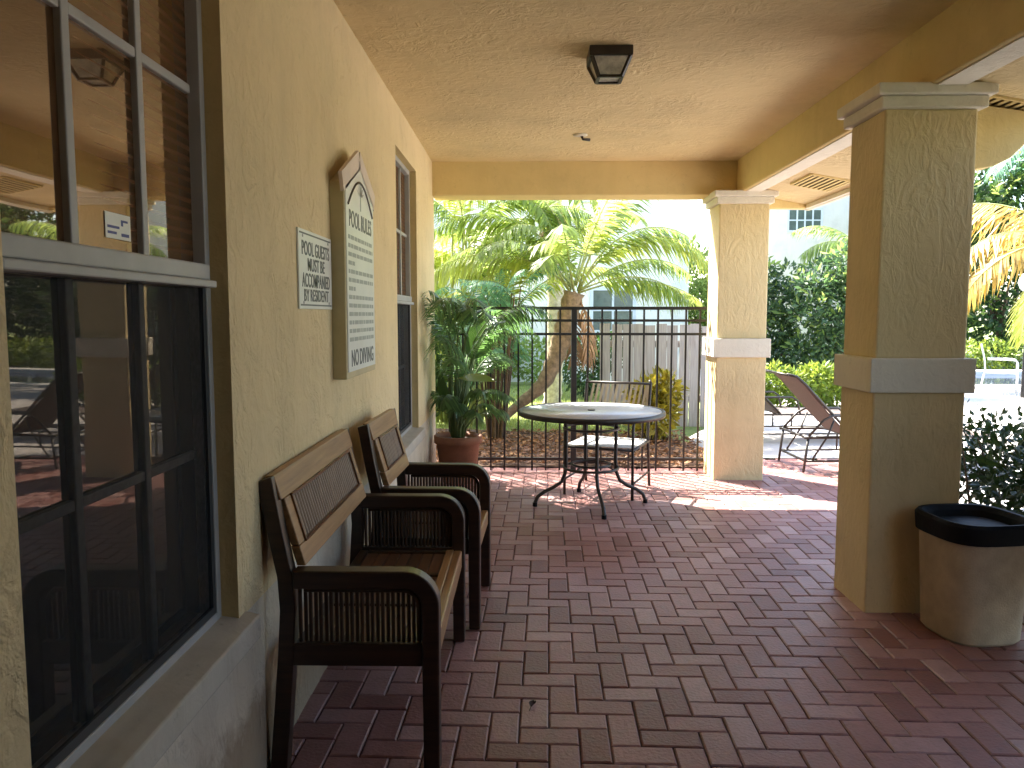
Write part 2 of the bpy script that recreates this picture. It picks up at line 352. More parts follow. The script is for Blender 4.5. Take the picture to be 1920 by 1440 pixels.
struct(mb.build('pool_coping', 'coping'))

floor = struct(MB().box(XW - 0.3, 3.6, -3.0, 8.15, -0.08, -0.012).build('patio_floor', mat_plain('joint_sand', (0.085, 0.044, 0.034), 0.95, 0.4, 40)))
U = 0.108; ROT = R(-1.6); ORG = Vector((0.091, 2.838)) 
def paver_mesh(lx, ly, tone):
    h = 0.003; c = 0.0055; a, b = lx / 2 - h / 2 - 0.001, ly / 2 - h / 2 - 0.001
    vs = []
    for (x, y, z) in ((a, b, -0.02), (a, b, -0.004), (a - c, b - c, 0.0)):
        vs += [(-x, -y, z), (x, -y, z), (x, y, z), (-x, y, z)]
    fs = [(8, 9, 10, 11)]
    for k in (0, 4):
        for i in range(4): fs.append((k + i, k + (i + 1) % 4, k + 4 + (i + 1) % 4, k + 4 + i))
    return vs, fs
def tones(me, vals):
    at = me.attributes.new('tone', 'FLOAT', 'POINT'); at.data.foreach_set('value', vals)
cr, sr = math.cos(ROT), math.sin(ROT)
def project(x, y, z):
    v = Vector((x, y, z)) - EYE
    f = Vector((-math.sin(YAW) * math.cos(PITCH), math.cos(YAW) * math.cos(PITCH), -math.sin(PITCH)))
    r = Vector((math.cos(YAW), math.sin(YAW), 0)); u = r.cross(f); d = v.dot(f)
    if d < 0.1: return None
    return 960 + FPX * v.dot(r) / d, 720 - FPX * v.dot(u) / d, d
pavers = []
for a in range(-90, 130):
    for b in range(-40, 60):
        for o, (ox, oy, lx, ly) in enumerate(((0, 0, 2, 1), (2, -1, 1, 2))):
            px = (a + 2 * b + ox + lx / 2) * U; py = (a - 2 * b + oy + ly / 2 - 1) * U
            x = ORG.x + cr * px - sr * py; y = ORG.y + sr * px + cr * py
            if -0.95 < x < 3.5 and -2.5 < y < 8.13 and not (x < 1.75 and y > 7.66): pavers.append((x, y, o))
def score(p):
    q = project(p[0], p[1], 0)
    if not q or not (0 < q[0] < 1920 and 0 < q[1] < 1440): return 0
    if p[0] > 1.72 and 3.85 < p[1] < 4.3: return 0
    if p[0] < XW: return 0
    return 1.0 / q[2] ** 3
pavers.sort(key=score, reverse=True)
variants = {}
for o, (lx, ly) in enumerate(((2 * U, U), (U, 2 * U))):
    for k in range(14):
        vs, fs = paver_mesh(lx, ly, 0); me = bpy.data.meshes.new('brick'); me.from_pydata(vs, [], fs)
        tones(me, [k / 13.0] * 12); me.materials.append(M['brick']); variants[o, k] = me
def pick():
    return min(13, max(0, int(rnd.gauss(6.5, 3.8))))
for (x, y, o) in pavers[:300]:
    b = bpy.data.objects.new('brick', variants[o, pick()]); COL.objects.link(b); b.parent = floor
    b.location = (x, y, rnd.uniform(-0.0015, 0.001)); b.rotation_euler = (rnd.gauss(0, 0.007), rnd.gauss(0, 0.007), ROT + rnd.gauss(0, 0.006))
mb = MB(); tv = []
for (x, y, o) in pavers[300:]:
    vs, fs = paver_mesh(*((2 * U, U) if o == 0 else (U, 2 * U)), 0); an = ROT + rnd.gauss(0, 0.004); c_, s_ = math.cos(an), math.sin(an); dz = rnd.uniform(-0.0015, 0.001)
    mb.add([(x + c_ * p - s_ * q, y + s_ * p + c_ * q, z + dz) for p, q, z in vs], fs); tv += [pick() / 13.0] * 12
bo = mb.build('brick_field', 'brick', floor, fix=False); tones(bo.data, tv); stuff(bo, 'herringbone clay pavers further off and at the edges')

# ------------------------------------------------------------------ clubhouse: wall, ceiling, beams, roof, windows
club = thing('clubhouse', 'cream stucco clubhouse with covered porch, two windows and beamed ceiling', 'building')
YB0, YB1 = 7.20, 7.50      # back beam
ZC, ZB = 2.875, 2.575      # ceiling, beam underside
W1 = (1.262, 2.225, 0.60, 2.62); W2 = (5.17, 6.13, 0.60, 2.60)
def wall_with_holes(holes, y0, y1, z0, z1, thick, mat, name, zsplit=None):
    ys = sorted({y0, y1, *[h[0] for h in holes], *[h[1] for h in holes]}); zs = sorted({z0, z1, *[h[2] for h in holes], *[h[3] for h in holes]})
    m = MB(); V = {}
    def vid(y, z, x):
        k = (y, z, x)
        if k not in V: V[k] = len(m.v); m.v.append((x, y, z))
        return V[k]
    for i in range(len(ys) - 1):
        for j in range(len(zs) - 1):
            cy, cz = (ys[i] + ys[i + 1]) / 2, (zs[j] + zs[j + 1]) / 2
            if any(h[0] < cy < h[1] and h[2] < cz < h[3] for h in holes): continue
            m.f.append((vid(ys[i], zs[j], XW), vid(ys[i + 1], zs[j], XW), vid(ys[i + 1], zs[j + 1], XW), vid(ys[i], zs[j + 1], XW)))
    return m.build(name, mat, club, fix=False)
wall_with_holes([W1, W2], -3.0, 7.30, 0.62 - 0.02, 3.3, 0.25, 'wall', 'wall')
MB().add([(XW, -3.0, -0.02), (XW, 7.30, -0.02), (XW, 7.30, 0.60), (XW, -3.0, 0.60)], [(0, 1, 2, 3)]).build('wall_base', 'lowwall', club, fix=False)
MB().box(-5.0, XW - 0.20, -3.0, 7.05, -0.02, 3.3).build('wall_core', 'wall', club)
MB().add([(-5, 7.30, -0.02), (XW, 7.30, -0.02), (XW, 7.30, 3.3), (-5, 7.30, 3.3)], [(3, 2, 1, 0)]).build('end_wall', 'wall', club, fix=False)
MB().box(-5.0, 3.0, -3.2, -3.0, -0.02, 3.3).build('rear_wall', 'wall', club)  # unseen end wall, left solid to darken the porch
MB().box(1.94, 2.06, -3.0, 1.25, -0.02, 2.572).build('added_shade_wall', 'wall', club)  # unseen wall added to keep side light off the near pillar and floor
for (y0, y1, z0, z1) in (W1, W2):        # plastered reveals
    D = 0.10
    m = MB(); m.add([(XW, y1, z0), (XW - D, y1, z0), (XW - D, y1, z1), (XW, y1, z1)], [(0, 1, 2, 3)])
    m.add([(XW, y0, z0), (XW - D, y0, z0), (XW - D, y0, z1), (XW, y0, z1)], [(3, 2, 1, 0)])
    m.add([(XW, y0, z1), (XW, y1, z1), (XW - D, y1, z1), (XW - D, y0, z1)], [(0, 1, 2, 3)])
    m.build('window_reveal', 'jamb', club)
MB().box(XW - 0.2, 1.905, -3.0, 4.035, ZC, ZC + 0.09).build('ceiling', 'ceiling', club)
MB().box(XW - 0.2, 1.905, 4.041, YB0, ZC + 0.002, ZC + 0.09).build('ceiling', 'ceiling', club)
MB().box(XW - 0.01, 2.05, YB0, YB1, ZB, 2.95).build('beam', 'beam', club, bevel=0.012)
MB().box(1.90, 2.08, -3.0, YB0 - 0.003, ZB + 0.004, 2.94).build('beam', 'beam', club, bevel=0.012)
MB().box(1.93, 2.07, -3.0, YB0 - 0.004, ZB - 0.002, ZB + 0.01).build('beam_soffit_strip', 'trim', club)
# eave: sloping soffit, fascia and end return
m = MB(); m.add([(2.08, -3.0, 2.60), (2.62, -3.0, 2.505), (2.62, 7.42, 2.505), (2.08, 7.42, 2.60)], [(0, 3, 2, 1)]); m.build('soffit', 'ceiling', club, fix=False)
MB().box(2.62, 2.66, -3.0, 7.48, 2.47, 2.74).build('fascia', 'trim', club, bevel=0.004)
MB().box(2.585, 2.62, -3.0, 7.42, 2.475, 2.508).build('fascia_lip', 'trim', club)
MB().prism([(2.051, 2.485), (2.62, 2.478), (2.62, 2.7), (2.051, 2.9)], 'y', 7.36, 7.48).build('eave_return', 'beam', club)
m = MB(); m.add([(2.72, -3.3, 2.72), (2.72, 7.62, 2.72), (-5.2, 7.62, 5.6), (-5.2, -3.3, 5.6), (2.72, -3.3, 2.82), (2.72, 7.62, 2.82), (-5.2, 7.62, 5.7), (-5.2, -3.3, 5.7)],
      [(0, 1, 2, 3), (4, 7, 6, 5), (0, 4, 5, 1), (1, 5, 6, 2), (2, 6, 7, 3), (3, 7, 4, 0)]); m.build('roof', 'roof', club)
MB().prism([(2.04, 2.88), (2.04, 2.95), (-5, 5.5), (-5, 3.2), (-0.86, 3.2)], 'y', 7.33, 7.45).build('gable_wall', 'beam', club)
for (vx0, vx1, vy0, vy1) in ((2.20, 2.50, 6.15, 6.62), (2.20, 2.50, 3.95, 4.45)):   # louvred soffit vents
    def sz(x): return 2.60 - (x - 2.08) * 0.176
    vent = thing('soffit_vent', 'brown louvred vent in the sloping eave beside the far pillar' if vy0 > 5 else 'brown louvred vent in the eave above the near pillar', 'vent', (0, 0, 0), 0, 'louvred vents set in the eave')
    m = MB(); m.add([(vx0, vy0, sz(vx0) - 0.003), (vx1, vy0, sz(vx1) - 0.003), (vx1, vy1, sz(vx1) - 0.003), (vx0, vy1, sz(vx0) - 0.003)], [(0, 3, 2, 1)]); m.build('backing', 'ventdark', vent, fix=False)
    m = MB()
    for p, q in (((vx0, vy0), (vx1, vy0)), ((vx1, vy0), (vx1, vy1)), ((vx1, vy1), (vx0, vy1)), ((vx0, vy1), (vx0, vy0))):
        m.bar((*p, sz(p[0]) - 0.006), (*q, sz(q[0]) - 0.006), 0.02, 0.012)
    m.build('frame', 'beam', vent)
    for k in range(7):
        x = vx0 + 0.03 + k * (vx1 - vx0 - 0.06) / 6
        MB().bar((x, vy0 + 0.01, sz(x) - 0.012), (x, vy1 - 0.01, sz(x) - 0.012), 0.024, 0.004).build('slat', 'beam', vent)
MB().prism([(2.172, 2.55), (2.60, 2.49), (2.59, 2.44), (2.50, 2.36), (2.42, 2.28), (2.34, 2.24), (2.172, 2.21)], 'y', 4.02, 4.14).build('eave_bracket', 'beam', club, bevel=0.006)

def window(spec, label, xg):
    y0, y1, z0, z1 = spec; wd = y1 - y0
    w_ = bpy.data.objects.new('window', None); COL.objects.link(w_); w_.parent = club; w_['label'] = label
    zm = 1.605; xf = xg + 0.035
    m = MB()                                                       # outer frame
    for (a, b, c, d) in ((y0, y0 + 0.03, z0, z1), (y1 - 0.03, y1, z0, z1), (y0 + 0.03, y1 - 0.03, z0, z0 + 0.035), (y0 + 0.03, y1 - 0.03, z1 - 0.035, z1)):
        m.box(xg - 0.02, xf, a, b, c, d)
    m.build('frame', 'alu', w_, bevel=0.003)
    m = MB(); m.box(xg - 0.01, xf + 0.012, y0 + 0.03, y1 - 0.03, zm - 0.008, zm + 0.035); m.box(xg - 0.01, xf + 0.03, y0 + 0.03, y1 - 0.03, zm - 0.03, zm - 0.010)
    m.build('meeting_rail', 'alu', w_, bevel=0.004)
    cols = [y0 + 0.03 + (wd - 0.06) * k / 3 for k in range(4)]
    for half, (a, b, mt, gm) in enumerate(((z0 + 0.035, zm - 0.03, 'aludark', 'glasslow'), (zm + 0.035, z1 - 0.035, 'alu', 'glass'))):
        mid = (a + b) / 2; dx = -0.018 if half == 0 else 0.0
        for k in (1, 2): MB().box(xg + dx - 0.004, xg + dx + 0.016, cols[k] - 0.014, cols[k] + 0.014, a, b).build('muntin', mt, w_, bevel=0.003)
        for k in range(3): MB().box(xg + dx - 0.004, xg + dx + 0.014, cols[k] + 0.015, cols[k + 1] - 0.015, mid - 0.012, mid + 0.012).build('muntin', mt, w_, bevel=0.003)
        for k in range(3):
            for (c, d) in ((a, mid), (mid, b)):
                MB().box(xg + dx - 0.01, xg + dx, cols[k], cols[k + 1], c, d).build('pane', gm, w_)
    m = MB(); m.add([(xg + 0.026, y0 + 0.03, z0 + 0.035), (xg + 0.026, y1 - 0.03, z0 + 0.035), (xg + 0.026, y1 - 0.03, zm - 0.03), (xg + 0.026, y0 + 0.03, zm - 0.03)], [(0, 1, 2, 3)])
    m.build('insect_screen', M['screen'], w_, fix=False)
    m = MB()
    for (a, b, c, d) in ((y0 + 0.031, y0 + 0.052, z0 + 0.036, zm - 0.031), (y1 - 0.052, y1 - 0.031, z0 + 0.036, zm - 0.031), (y0 + 0.052, y1 - 0.052, z0 + 0.036, z0 + 0.058)):
        m.box(xg + 0.02, xg + 0.032, a, b, c, d)
    m.build('screen_frame', 'aludark', w_)
    m = MB(); m.prism([(XW - 0.10, z0 + 0.020), (XW + 0.002, z0 + 0.006), (XW + 0.045, z0 - 0.002), (XW + 0.045, z0 - 0.075), (XW + 0.002, z0 - 0.085), (XW - 0.10, z0 - 0.09)], 'y', y0 - 0.04, y1 + 0.06)
    m.build('sill', 'sill', w_, bevel=0.006)
def mat_screen():
    m, t, b = new_mat('insect_screen'); b.inputs['Base Color'].default_value = (0.012, 0.012, 0.013, 1); b.inputs['Roughness'].default_value = 0.8
    tr = t.nodes.new('ShaderNodeBsdfTransparent'); mx = t.nodes.new('ShaderNodeMixShader')
    ck = N(t, 'ShaderNodeTexNoise', Scale=60.0, Detail=2.0); t.links.new(objco(t), ck.inputs['Vector'])
    t.links.new(ramp(t, ck.outputs[0], [(0.3, (0.42,) * 3), (0.7, (0.58,) * 3)]), mx.inputs[0])
    t.links.new(b.outputs[0], mx.inputs[1]); t.links.new(tr.outputs[0], mx.inputs[2]); t.links.new(mx.outputs[0], t.nodes['Material Output'].inputs[0])
    return m
M['screen'] = mat_screen()
window(W1, 'large near sash window with a dark screen on its lower half', XW - 0.085)
window(W2, 'far sash window seen edge on near the potted palm', XW - 0.085)
stk = thing('sticker', 'small white and blue sticker on the near window upper glass', 'sticker', (XW - 0.084, 1.79, 1.700), 0) ; stk.scale = (1, 0.85, 0.72)
def onwall(x, y, z): return Matrix.Translation((x, y, z)) @ Matrix(((0, 0, 1, 0), (1, 0, 0, 0), (0, 1, 0, 0), (0, 0, 0, 1)))
MB().box(0, 0.001, -0.065, 0.065, -0.04, 0.04).build('paper', 'signwhite', stk)
m = MB(); m.box(0.001, 0.0016, 0.015, 0.055, -0.03, -0.02); m.box(0.001, 0.0016, 0.015, 0.05, 0.015, 0.022); m.box(0.001, 0.0016, 0.015, 0.025, 0.003, 0.015); m.box(0.001, 0.0016, -0.055, 0.005, -0.008, 0.0); m.box(0.001, 0.0016, -0.055, -0.01, -0.026, -0.018)
m.build('print', 'blue', stk)

# ------------------------------------------------------------------ columns
def column(y0, label):
    t = thing('column', label, 'column', (0, 0, 0), 0, 'square stucco pillars carrying the porch beam'); x0, x1, y1 = 1.715, 2.165, y0 + 0.40
    t.location = ((x0 + x1) / 2, y0 + 0.2, 0); a, b = 0.225, 0.20
    MB().box(-a, a, -b, b, -0.03, 1.12).build('lower_shaft', 'column', t, bevel=0.010)
    MB().box(-a + 0.004, a - 0.004, -b + 0.004, b - 0.004, 1.285, 2.48).build('upper_shaft', 'column', t, bevel=0.010)
    MB().box(-a - 0.03, a + 0.03, -b - 0.03, b + 0.03, 1.118, 1.287).build('band', 'trim', t, bevel=0.006)
    m = MB(); m.box(-a - 0.028, a + 0.028, -b - 0.028, b + 0.028, 2.478, 2.535); m.box(-a - 0.055, a + 0.055, -b - 0.055, b + 0.055, 2.5352, ZB - 0.006 + 0.02)
    m.build('capital', 'trim', t, bevel=0.008)
    return t
column(3.86, 'near thick stucco pillar with pale band, beside the trash bin')
column(7.05, 'far stucco pillar at the end of the iron fence')

# ------------------------------------------------------------------ ceiling lamp and detector
lamp = thing('ceiling_lamp', 'black square lantern with seeded glass mounted on the porch ceiling', 'lamp', (0.44, 4.26, ZC), 0)
MB().box(-0.112, 0.112, -0.112, 0.112, -0.045, 0.004).build('canopy', 'bronze', lamp, bevel=0.004)
a0, a1, zt, zb = 0.100, 0.060, -0.046, -0.138
cor = [(-1, -1), (1, -1), (1, 1), (-1, 1)]
for (i, j) in cor: MB().bar((i * a0, j * a0, zt), (i * a1, j * a1, zb), 0.016, 0.016).build('frame_bar', 'bronze', lamp)
for k in range(4):
    p, q = cor[k], cor[(k + 1) % 4]
    MB().bar((p[0] * a1, p[1] * a1, zb), (q[0] * a1, q[1] * a1, zb), 0.017, 0.013).build('frame_bar', 'bronze', lamp)
    m = MB(); e = 0.96; m.add([(p[0] * a0 * e, p[1] * a0 * e, zt), (q[0] * a0 * e, q[1] * a0 * e, zt), (q[0] * a1 * e, q[1] * a1 * e, zb), (p[0] * a1 * e, p[1] * a1 * e, zb)], [(0, 1, 2, 3)])
    m.build('pane', 'lampglass', lamp)
MB().box(-a1 * 0.93, a1 * 0.93, -a1 * 0.93, a1 * 0.93, zb + 0.002, zb + 0.006).build('pane', 'lampglass', lamp)
sd = thing('ceiling_sprinkler', 'small round sprinkler plate on the ceiling beyond the lantern', 'sprinkler', (0.42, 6.15, ZC + 0.002), 0)
MB().lathe([(0.055, 0.0), (0.055, -0.008), (0.03, -0.014), (0.001, -0.015)], n=20).build('plate', 'plastic', sd, True)
MB().tube([(0.012, 0, -0.012), (0.02, 0, -0.035), (0.075, 0.01, -0.038)], [0.012, 0.010, 0.012], 8).build('nozzle', 'bronze', sd, True)

# ------------------------------------------------------------------ signs on the wall
s1 = thing('pool_guest_sign', 'small white metal sign about pool guests beside the tall rules board', 'sign', (XW, 3.145, 1.672), 0)
MB().box(0, 0.008, -0.245, 0.245, -0.15, 0.15).build('plate', 'signwhite', s1, bevel=0.002)
m = MB(); m.box(0.008, 0.0088, -0.23, 0.23, 0.132, 0.138); m.box(0.008, 0.0088, -0.23, 0.23, -0.138, -0.132); m.build('border_line', 'ink', s1)
for s, z, sz_, q in (('POOL GUESTS', 0.078, 0.076, 0.80), ('MUST BE', 0.018, 0.070, 0.9), ('ACCOMPANIED', -0.043, 0.076, 0.72), ('BY RESIDENT', -0.100, 0.066, 0.9)):
    text('lettering', s, sz_, 'ink', s1, onwall(0.0085, 0, z), q, 0.0016)
for yy in (-0.19, 0.19):
    for zz in (-0.125, 0.125): MB().tube([(0.007, yy, zz), (0.010, yy, zz)], 0.006, 8).build('screw', 'alu', s1)

s2 = thing('pool_rules_board', 'tall white pool rules board with pointed top and thick cream frame', 'sign', (XW, 3.735, 0), 0)
hw = 0.325
MB().prism([(-hw, 1.215), (hw, 1.215), (hw, 2.075), (0.0, 2.215), (-hw, 2.075)], 'x', 0.0, 0.062).build('box', 'signbox', s2, bevel=0.004)
MB().prism([(-hw + 0.02, 1.245), (hw - 0.02, 1.245), (hw - 0.02, 2.055), (0.0, 2.185), (-hw + 0.02, 2.055)], 'x', 0.062, 0.066).build('face', 'signwhite', s2)
for sgn in (-1, 1): MB().bar((0.058, sgn * (hw + 0.025), 2.068), (0.058, 0, 2.224), 0.085, 0.016, up=(1, 0, 0)).build('roof_strip', 'signpink', s2)
m = MB()                                               # header arch, a thin brown line, and a sprig
pts = [(0.067, -0.27 + 0.54 * k / 16, 1.985 + 0.13 * math.sin(math.pi * k / 16)) for k in range(17)]
m.tube(pts, 0.006, 5); m.build('header_arch', 'bronze', s2)
m = MB()
for k in range(7):
    a = R(20 + k * 23); m.add([(0.0666, 0, 2.05), (0.0666, 0.045 * math.cos(a) - 0.01 * math.sin(a), 2.05 + 0.05 * math.sin(a)), (0.0666, 0.09 * math.cos(a), 2.05 + 0.075 * math.sin(a)), (0.0666, 0.045 * math.cos(a) + 0.012 * math.sin(a), 2.05 + 0.02 * math.sin(a))], [(0, 1, 2, 3)])
m.box(0.0664, 0.067, -0.008, 0.008, 1.985, 2.05); m.build('header_sprig', 'inkgrey', s2)
text('lettering', 'POOL RULES', 0.105, 'ink', s2, onwall(0.0665, 0, 1.925), 0.80, 0.0022)
text('lettering', 'NO DIVING', 0.105, 'ink', s2, onwall(0.0665, 0.005, 1.30), 0.88, 0.003)
zz = 1.845; r2 = random.Random(3)
for k in range(13):                                    # the rules themselves: too small to read
    m = MB(); y = -0.27; end = 0.27 if k not in (3, 6) else -0.14
    while y < end:
        l = r2.uniform(0.03, 0.085); m.box(0.066, 0.0667, y, min(y + l, end), zz - 0.009, zz + 0.009); y += l + 0.015
    m.build('small_print', 'inkgrey', s2); zz -= 0.038

# ------------------------------------------------------------------ wooden bench and armchair
def seat_furniture(name, label, loc, length, rz=0.0, cells=3):
    """x: 0 at the back foot to 0.56 at the front; y: 0 to length"""
    t = thing(name, label, 'bench' if length > 0.8 else 'armchair', loc, rz)
    AW = 0.055
    for side, yc in ((0, AW / 2), (1, length - AW / 2)):
        y0, y1 = yc - AW / 2, yc + AW / 2
        outer = [(0.0, 0.0), (0.018, 0.20), (0.036, 0.40), (0.046, 0.55), (0.040, 0.66), (0.012, 0.80), (-0.018, 0.97)]
        inner = [(0.030, 0.985), (0.062, 0.80), (0.090, 0.66), (0.096, 0.55), (0.088, 0.40), (0.072, 0.20), (0.055, 0.0)]
        MB().prism(outer + inner, 'y', y0, y1).build('rear_post', 'darkwood', t, bevel=0.004)
        # arm that bends down into the front leg
        o_, i_ = [(0.09, 0.682)], [(0.09, 0.622)]
        for k in range(11):
            a = R(90 - 9 * k); o_.append((0.445 + 0.115 * math.cos(a), 0.567 + 0.115 * math.sin(a)))
            i_.append((0.445 + 0.058 * math.cos(a), 0.567 + 0.058 * math.sin(a)))
        o_.append((0.558, 0.0)); i_.append((0.506, 0.0))
        MB().prism(o_ + i_[::-1], 'y', y0 - 0.004, y1 + 0.004).build('arm', 'darkwood', t, bevel=0.006)
        # pale worn inner moulding that follows the arm
        m = MB(); pts = [(0.12, yc, 0.612)] + [(0.44 + 0.052 * math.cos(R(90 - 15 * k)), yc, 0.560 + 0.052 * math.sin(R(90 - 15 * k))) for k in range(7)] + [(0.492, yc, 0.445)]
        m.tube(pts, 0.009, 6); m.build('moulding', 'slatwood', t, True)
        MB().box(0.080, 0.508, y0 + 0.004, y1 - 0.004, 0.365, 0.440).build('side_rail', 'darkwood', t, bevel=0.004)
        n = 24
        for k in range(n):
            x = 0.106 + k * (0.492 - 0.106) / (n - 1); top = 0.618 if x < 0.44 else 0.556 + math.sqrt(max(0, 0.055 ** 2 - (x - 0.44) ** 2))
            m = MB(); m.tube([(x, yc + 0.004 * (k % 2), 0.438), (x, yc + 0.004 * (k % 2), top)], 0.0068, 6, False); m.build('slat', 'slatwood', t, True)
    a, b = AW + 0.004, length - AW - 0.004
    # leaning back panel: frame of four pale rails round a reed panel
    def bp(u, z, off=0.0): return (0.030 + 0.088 * (0.985 - z) / 0.305 + off, u, z)
    def bpanel(nm, u0, u1, z0, z1, th, mat, off=0.0):
        m = MB(); vs = [bp(u0, z0, off), bp(u1, z0, off), bp(u1, z1, off), bp(u0, z1, off)]; vs += [(x - th, y, z) for x, y, z in vs]
        m.add(vs, [(0, 1, 2, 3), (7, 6, 5, 4), (0, 4, 5, 1), (1, 5, 6, 2), (2, 6, 7, 3), (3, 7, 4, 0)]); return m.build(nm, mat, t, bevel=0.004)
    bpanel('back_rail', a - 0.03, b + 0.03, 0.905, 0.985, 0.03, 'palewood'); bpanel('back_rail', a, b, 0.680, 0.745, 0.03, 'palewood')
    bpanel('back_stile', a, a + 0.065, 0.747, 0.903, 0.028, 'palewood'); bpanel('back_stile', b - 0.065, b, 0.747, 0.903, 0.028, 'palewood')
    bpanel('back_panel', a + 0.064, b - 0.064, 0.745, 0.905, 0.006, 'reed', -0.014)
    n = max(6, int((b - a - 0.14) / 0.026))
    for k in range(n):
        u = a + 0.075 + k * (b - a - 0.15) / (n - 1)
        m = MB(); m.tube([bp(u, 0.748, -0.012), bp(u, 0.902, -0.012)], 0.010, 6, False); m.build('reed', 'reed', t, True)
    m = MB()
    for (u0, z0, u1, z1) in ((a + 0.066, 0.749, b - 0.066, 0.749), (a + 0.066, 0.901, b - 0.066, 0.901), (a + 0.068, 0.749, a + 0.068, 0.901), (b - 0.068, 0.749, b - 0.068, 0.901)):
        m.bar(bp(u0, z0, 0.001), bp(u1, z1, 0.001), 0.010, 0.010)
    m.build('panel_bead', 'seatwood', t)
    # seat: front and rear aprons, framed cells of boards
    MB().box(0.512, 0.548, a, b, 0.352, 0.432).build('apron', 'palewood', t, bevel=0.006)
    MB().box(0.478, 0.512, a, b, 0.405, 0.436).build('seat_rail', 'palewood', t, bevel=0.004)
    MB().box(0.085, 0.125, a, b, 0.360, 0.432).build('apron', 'darkwood', t, bevel=0.004)
    for k in range(cells + 1):
        u = a + (b - a) * k / cells; u = min(max(u, a + 0.016), b - 0.016)
        MB().box(0.126, 0.477, u - 0.014, u + 0.014, 0.400, 0.434).build('seat_bearer', 'slatwood', t, bevel=0.003)
    for k in range(cells):
        u0 = a + (b - a) * k / cells + 0.016; u1 = a + (b - a) * (k + 1) / cells - 0.016
        if k == 0: u0 += 0.016
        if k == cells - 1: u1 -= 0.016
        for j in range(7):
            x0 = 0.128 + j * 0.0498; MB().box(x0, x0 + 0.0465, u0, u1, 0.408, 0.426).build('seat_board', 'seatwood', t, bevel=0.002)
    return t
seat_furniture('wooden_bench', 'dark wood two-seat bench with slatted arms and pale back, nearest the camera', (-0.835, 2.425, 0.001), 1.10)
seat_furniture('wooden_armchair', 'dark wood slatted armchair between the long bench and the potted palm', (-0.772, 3.63, 0.001), 0.655, R(-2.0), 2)

# ------------------------------------------------------------------ round patio table
tb = thing('patio_table', 'round glass patio table with black curved legs by the fence', 'table', (0.52, 6.10, 0.0), R(8))
TZ = 0.752; TR = 0.575
MB().lathe([(TR - 0.03, -0.006), (TR - 0.03, 0.0), (0.001, 0.0005)], (0, 0, TZ), 64, False).build('glass_top', 'tabletop', tb, True)
MB().lathe([(TR - 0.034, -0.028), (TR - 0.004, -0.034), (TR, -0.02), (TR - 0.002, 0.0), (TR - 0.012, 0.005), (TR - 0.03, 0.001), (TR - 0.034, -0.028)], (0, 0, TZ), 64, False).build('rim', 'bronze', tb, True)
for k in range(4):
    a = R(-90 + 90 * k); c, s = math.cos(a), math.sin(a)
    prof = [(0.50, TZ - 0.03), (0.30, TZ - 0.035), (0.215, TZ - 0.06), (0.20, TZ - 0.13), (0.20, 0.36), (0.205, 0.26), (0.235, 0.19), (0.30, 0.145), (0.37, 0.115), (0.425, 0.075), (0.445, 0.03), (0.446, 0.0)]
    sm = []
    for i in range(len(prof) - 1):
        for j in range(3):
            q = j / 3; sm.append((prof[i][0] * (1 - q) + prof[i + 1][0] * q, prof[i][1] * (1 - q) + prof[i + 1][1] * q))
    sm.append(prof[-1])
    l = MB().tube([(r * c, r * s, z) for r, z in sm], 0.0145, 8).build('leg', 'bronze', tb, True)
    MB().tube([(0.446 * c, 0.446 * s, 0.03), (0.446 * c, 0.446 * s, 0.0)], 0.019, 8).build('foot', 'binbag', l)
MB().torus((0, 0, 0.615), 0.215, 0.010).build('brace_ring', 'bronze', tb, True)
MB().torus((0, 0, 0.300), 0.215, 0.011).build('brace_ring', 'bronze', tb, True)
MB().torus((0, 0, 0.325), 0.150, 0.010).build('brace_ring', 'bronze', tb, True)
for k in range(4):
    a = R(-45 + 90 * k); MB().bar((0.15 * math.cos(a), 0.15 * math.sin(a), 0.323), (0.213 * math.cos(a), 0.213 * math.sin(a), 0.302), 0.012, 0.008).build('ring_spoke', 'bronze', tb)
MB().tube([(0, 0, TZ - 0.045), (0, 0, TZ + 0.008)], 0.03, 16).build('parasol_collar', 'bronze', tb)

# ------------------------------------------------------------------ metal patio chair
def patio_chair(name, label, loc, rz, mf, ms, group=None):
    """faces -y locally; seat 0.56 wide"""
    t = thing(name, label, 'chair', loc, rz, group); hw_ = 0.29
    for s in (-1, 1):
        x = s * hw_
        MB().tube([(x, -0.27, 0.0), (x, -0.27, 0.40), (x, -0.265, 0.60), (x, -0.24, 0.635), (x, -0.18, 0.65), (x, 0.22, 0.655)], 0.0125, 8).build('arm_and_front_leg', mf, t, True)
        MB().tube([(x, 0.33, 0.0), (x, 0.27, 0.35), (x, 0.25, 0.45), (x, 0.27, 0.65), (x, 0.33, 0.905), (x * 0.96, 0.335, 0.93)], 0.013, 8).build('back_post', mf, t, True)
        MB().tube([(x, -0.27, 0.405), (x, 0.255, 0.405)], 0.012, 8).build('seat_rail', mf, t, True)
        MB().tube([(x, -0.27, 0.13), (x, 0.31, 0.13)], 0.009, 8).build('stretcher', mf, t, True)
    for (y, z) in ((-0.27, 0.405), (0.255, 0.405), (0.27, 0.62), (0.325, 0.90)):
        MB().tube([(-hw_, y, z), (hw_, y, z)], 0.012, 8).build('cross_rail', mf, t, True)
    for k in range(10):
        y = -0.245 + k * 0.053; MB().box(-hw_ + 0.004, hw_ - 0.004, y, y + 0.045, 0.4175, 0.4215).build('seat_strap', ms, t, bevel=0.001)
    for k in range(13):                                # slanting back straps
        x = -hw_ + 0.03 + k * 0.0435; m = MB(); m.bar((x, 0.272, 0.625), (min(x + 0.04, hw_ - 0.02), 0.323, 0.892), 0.020, 0.003, up=(0, 1, 0)); m.build('back_strap', 'strap', t)
    return t
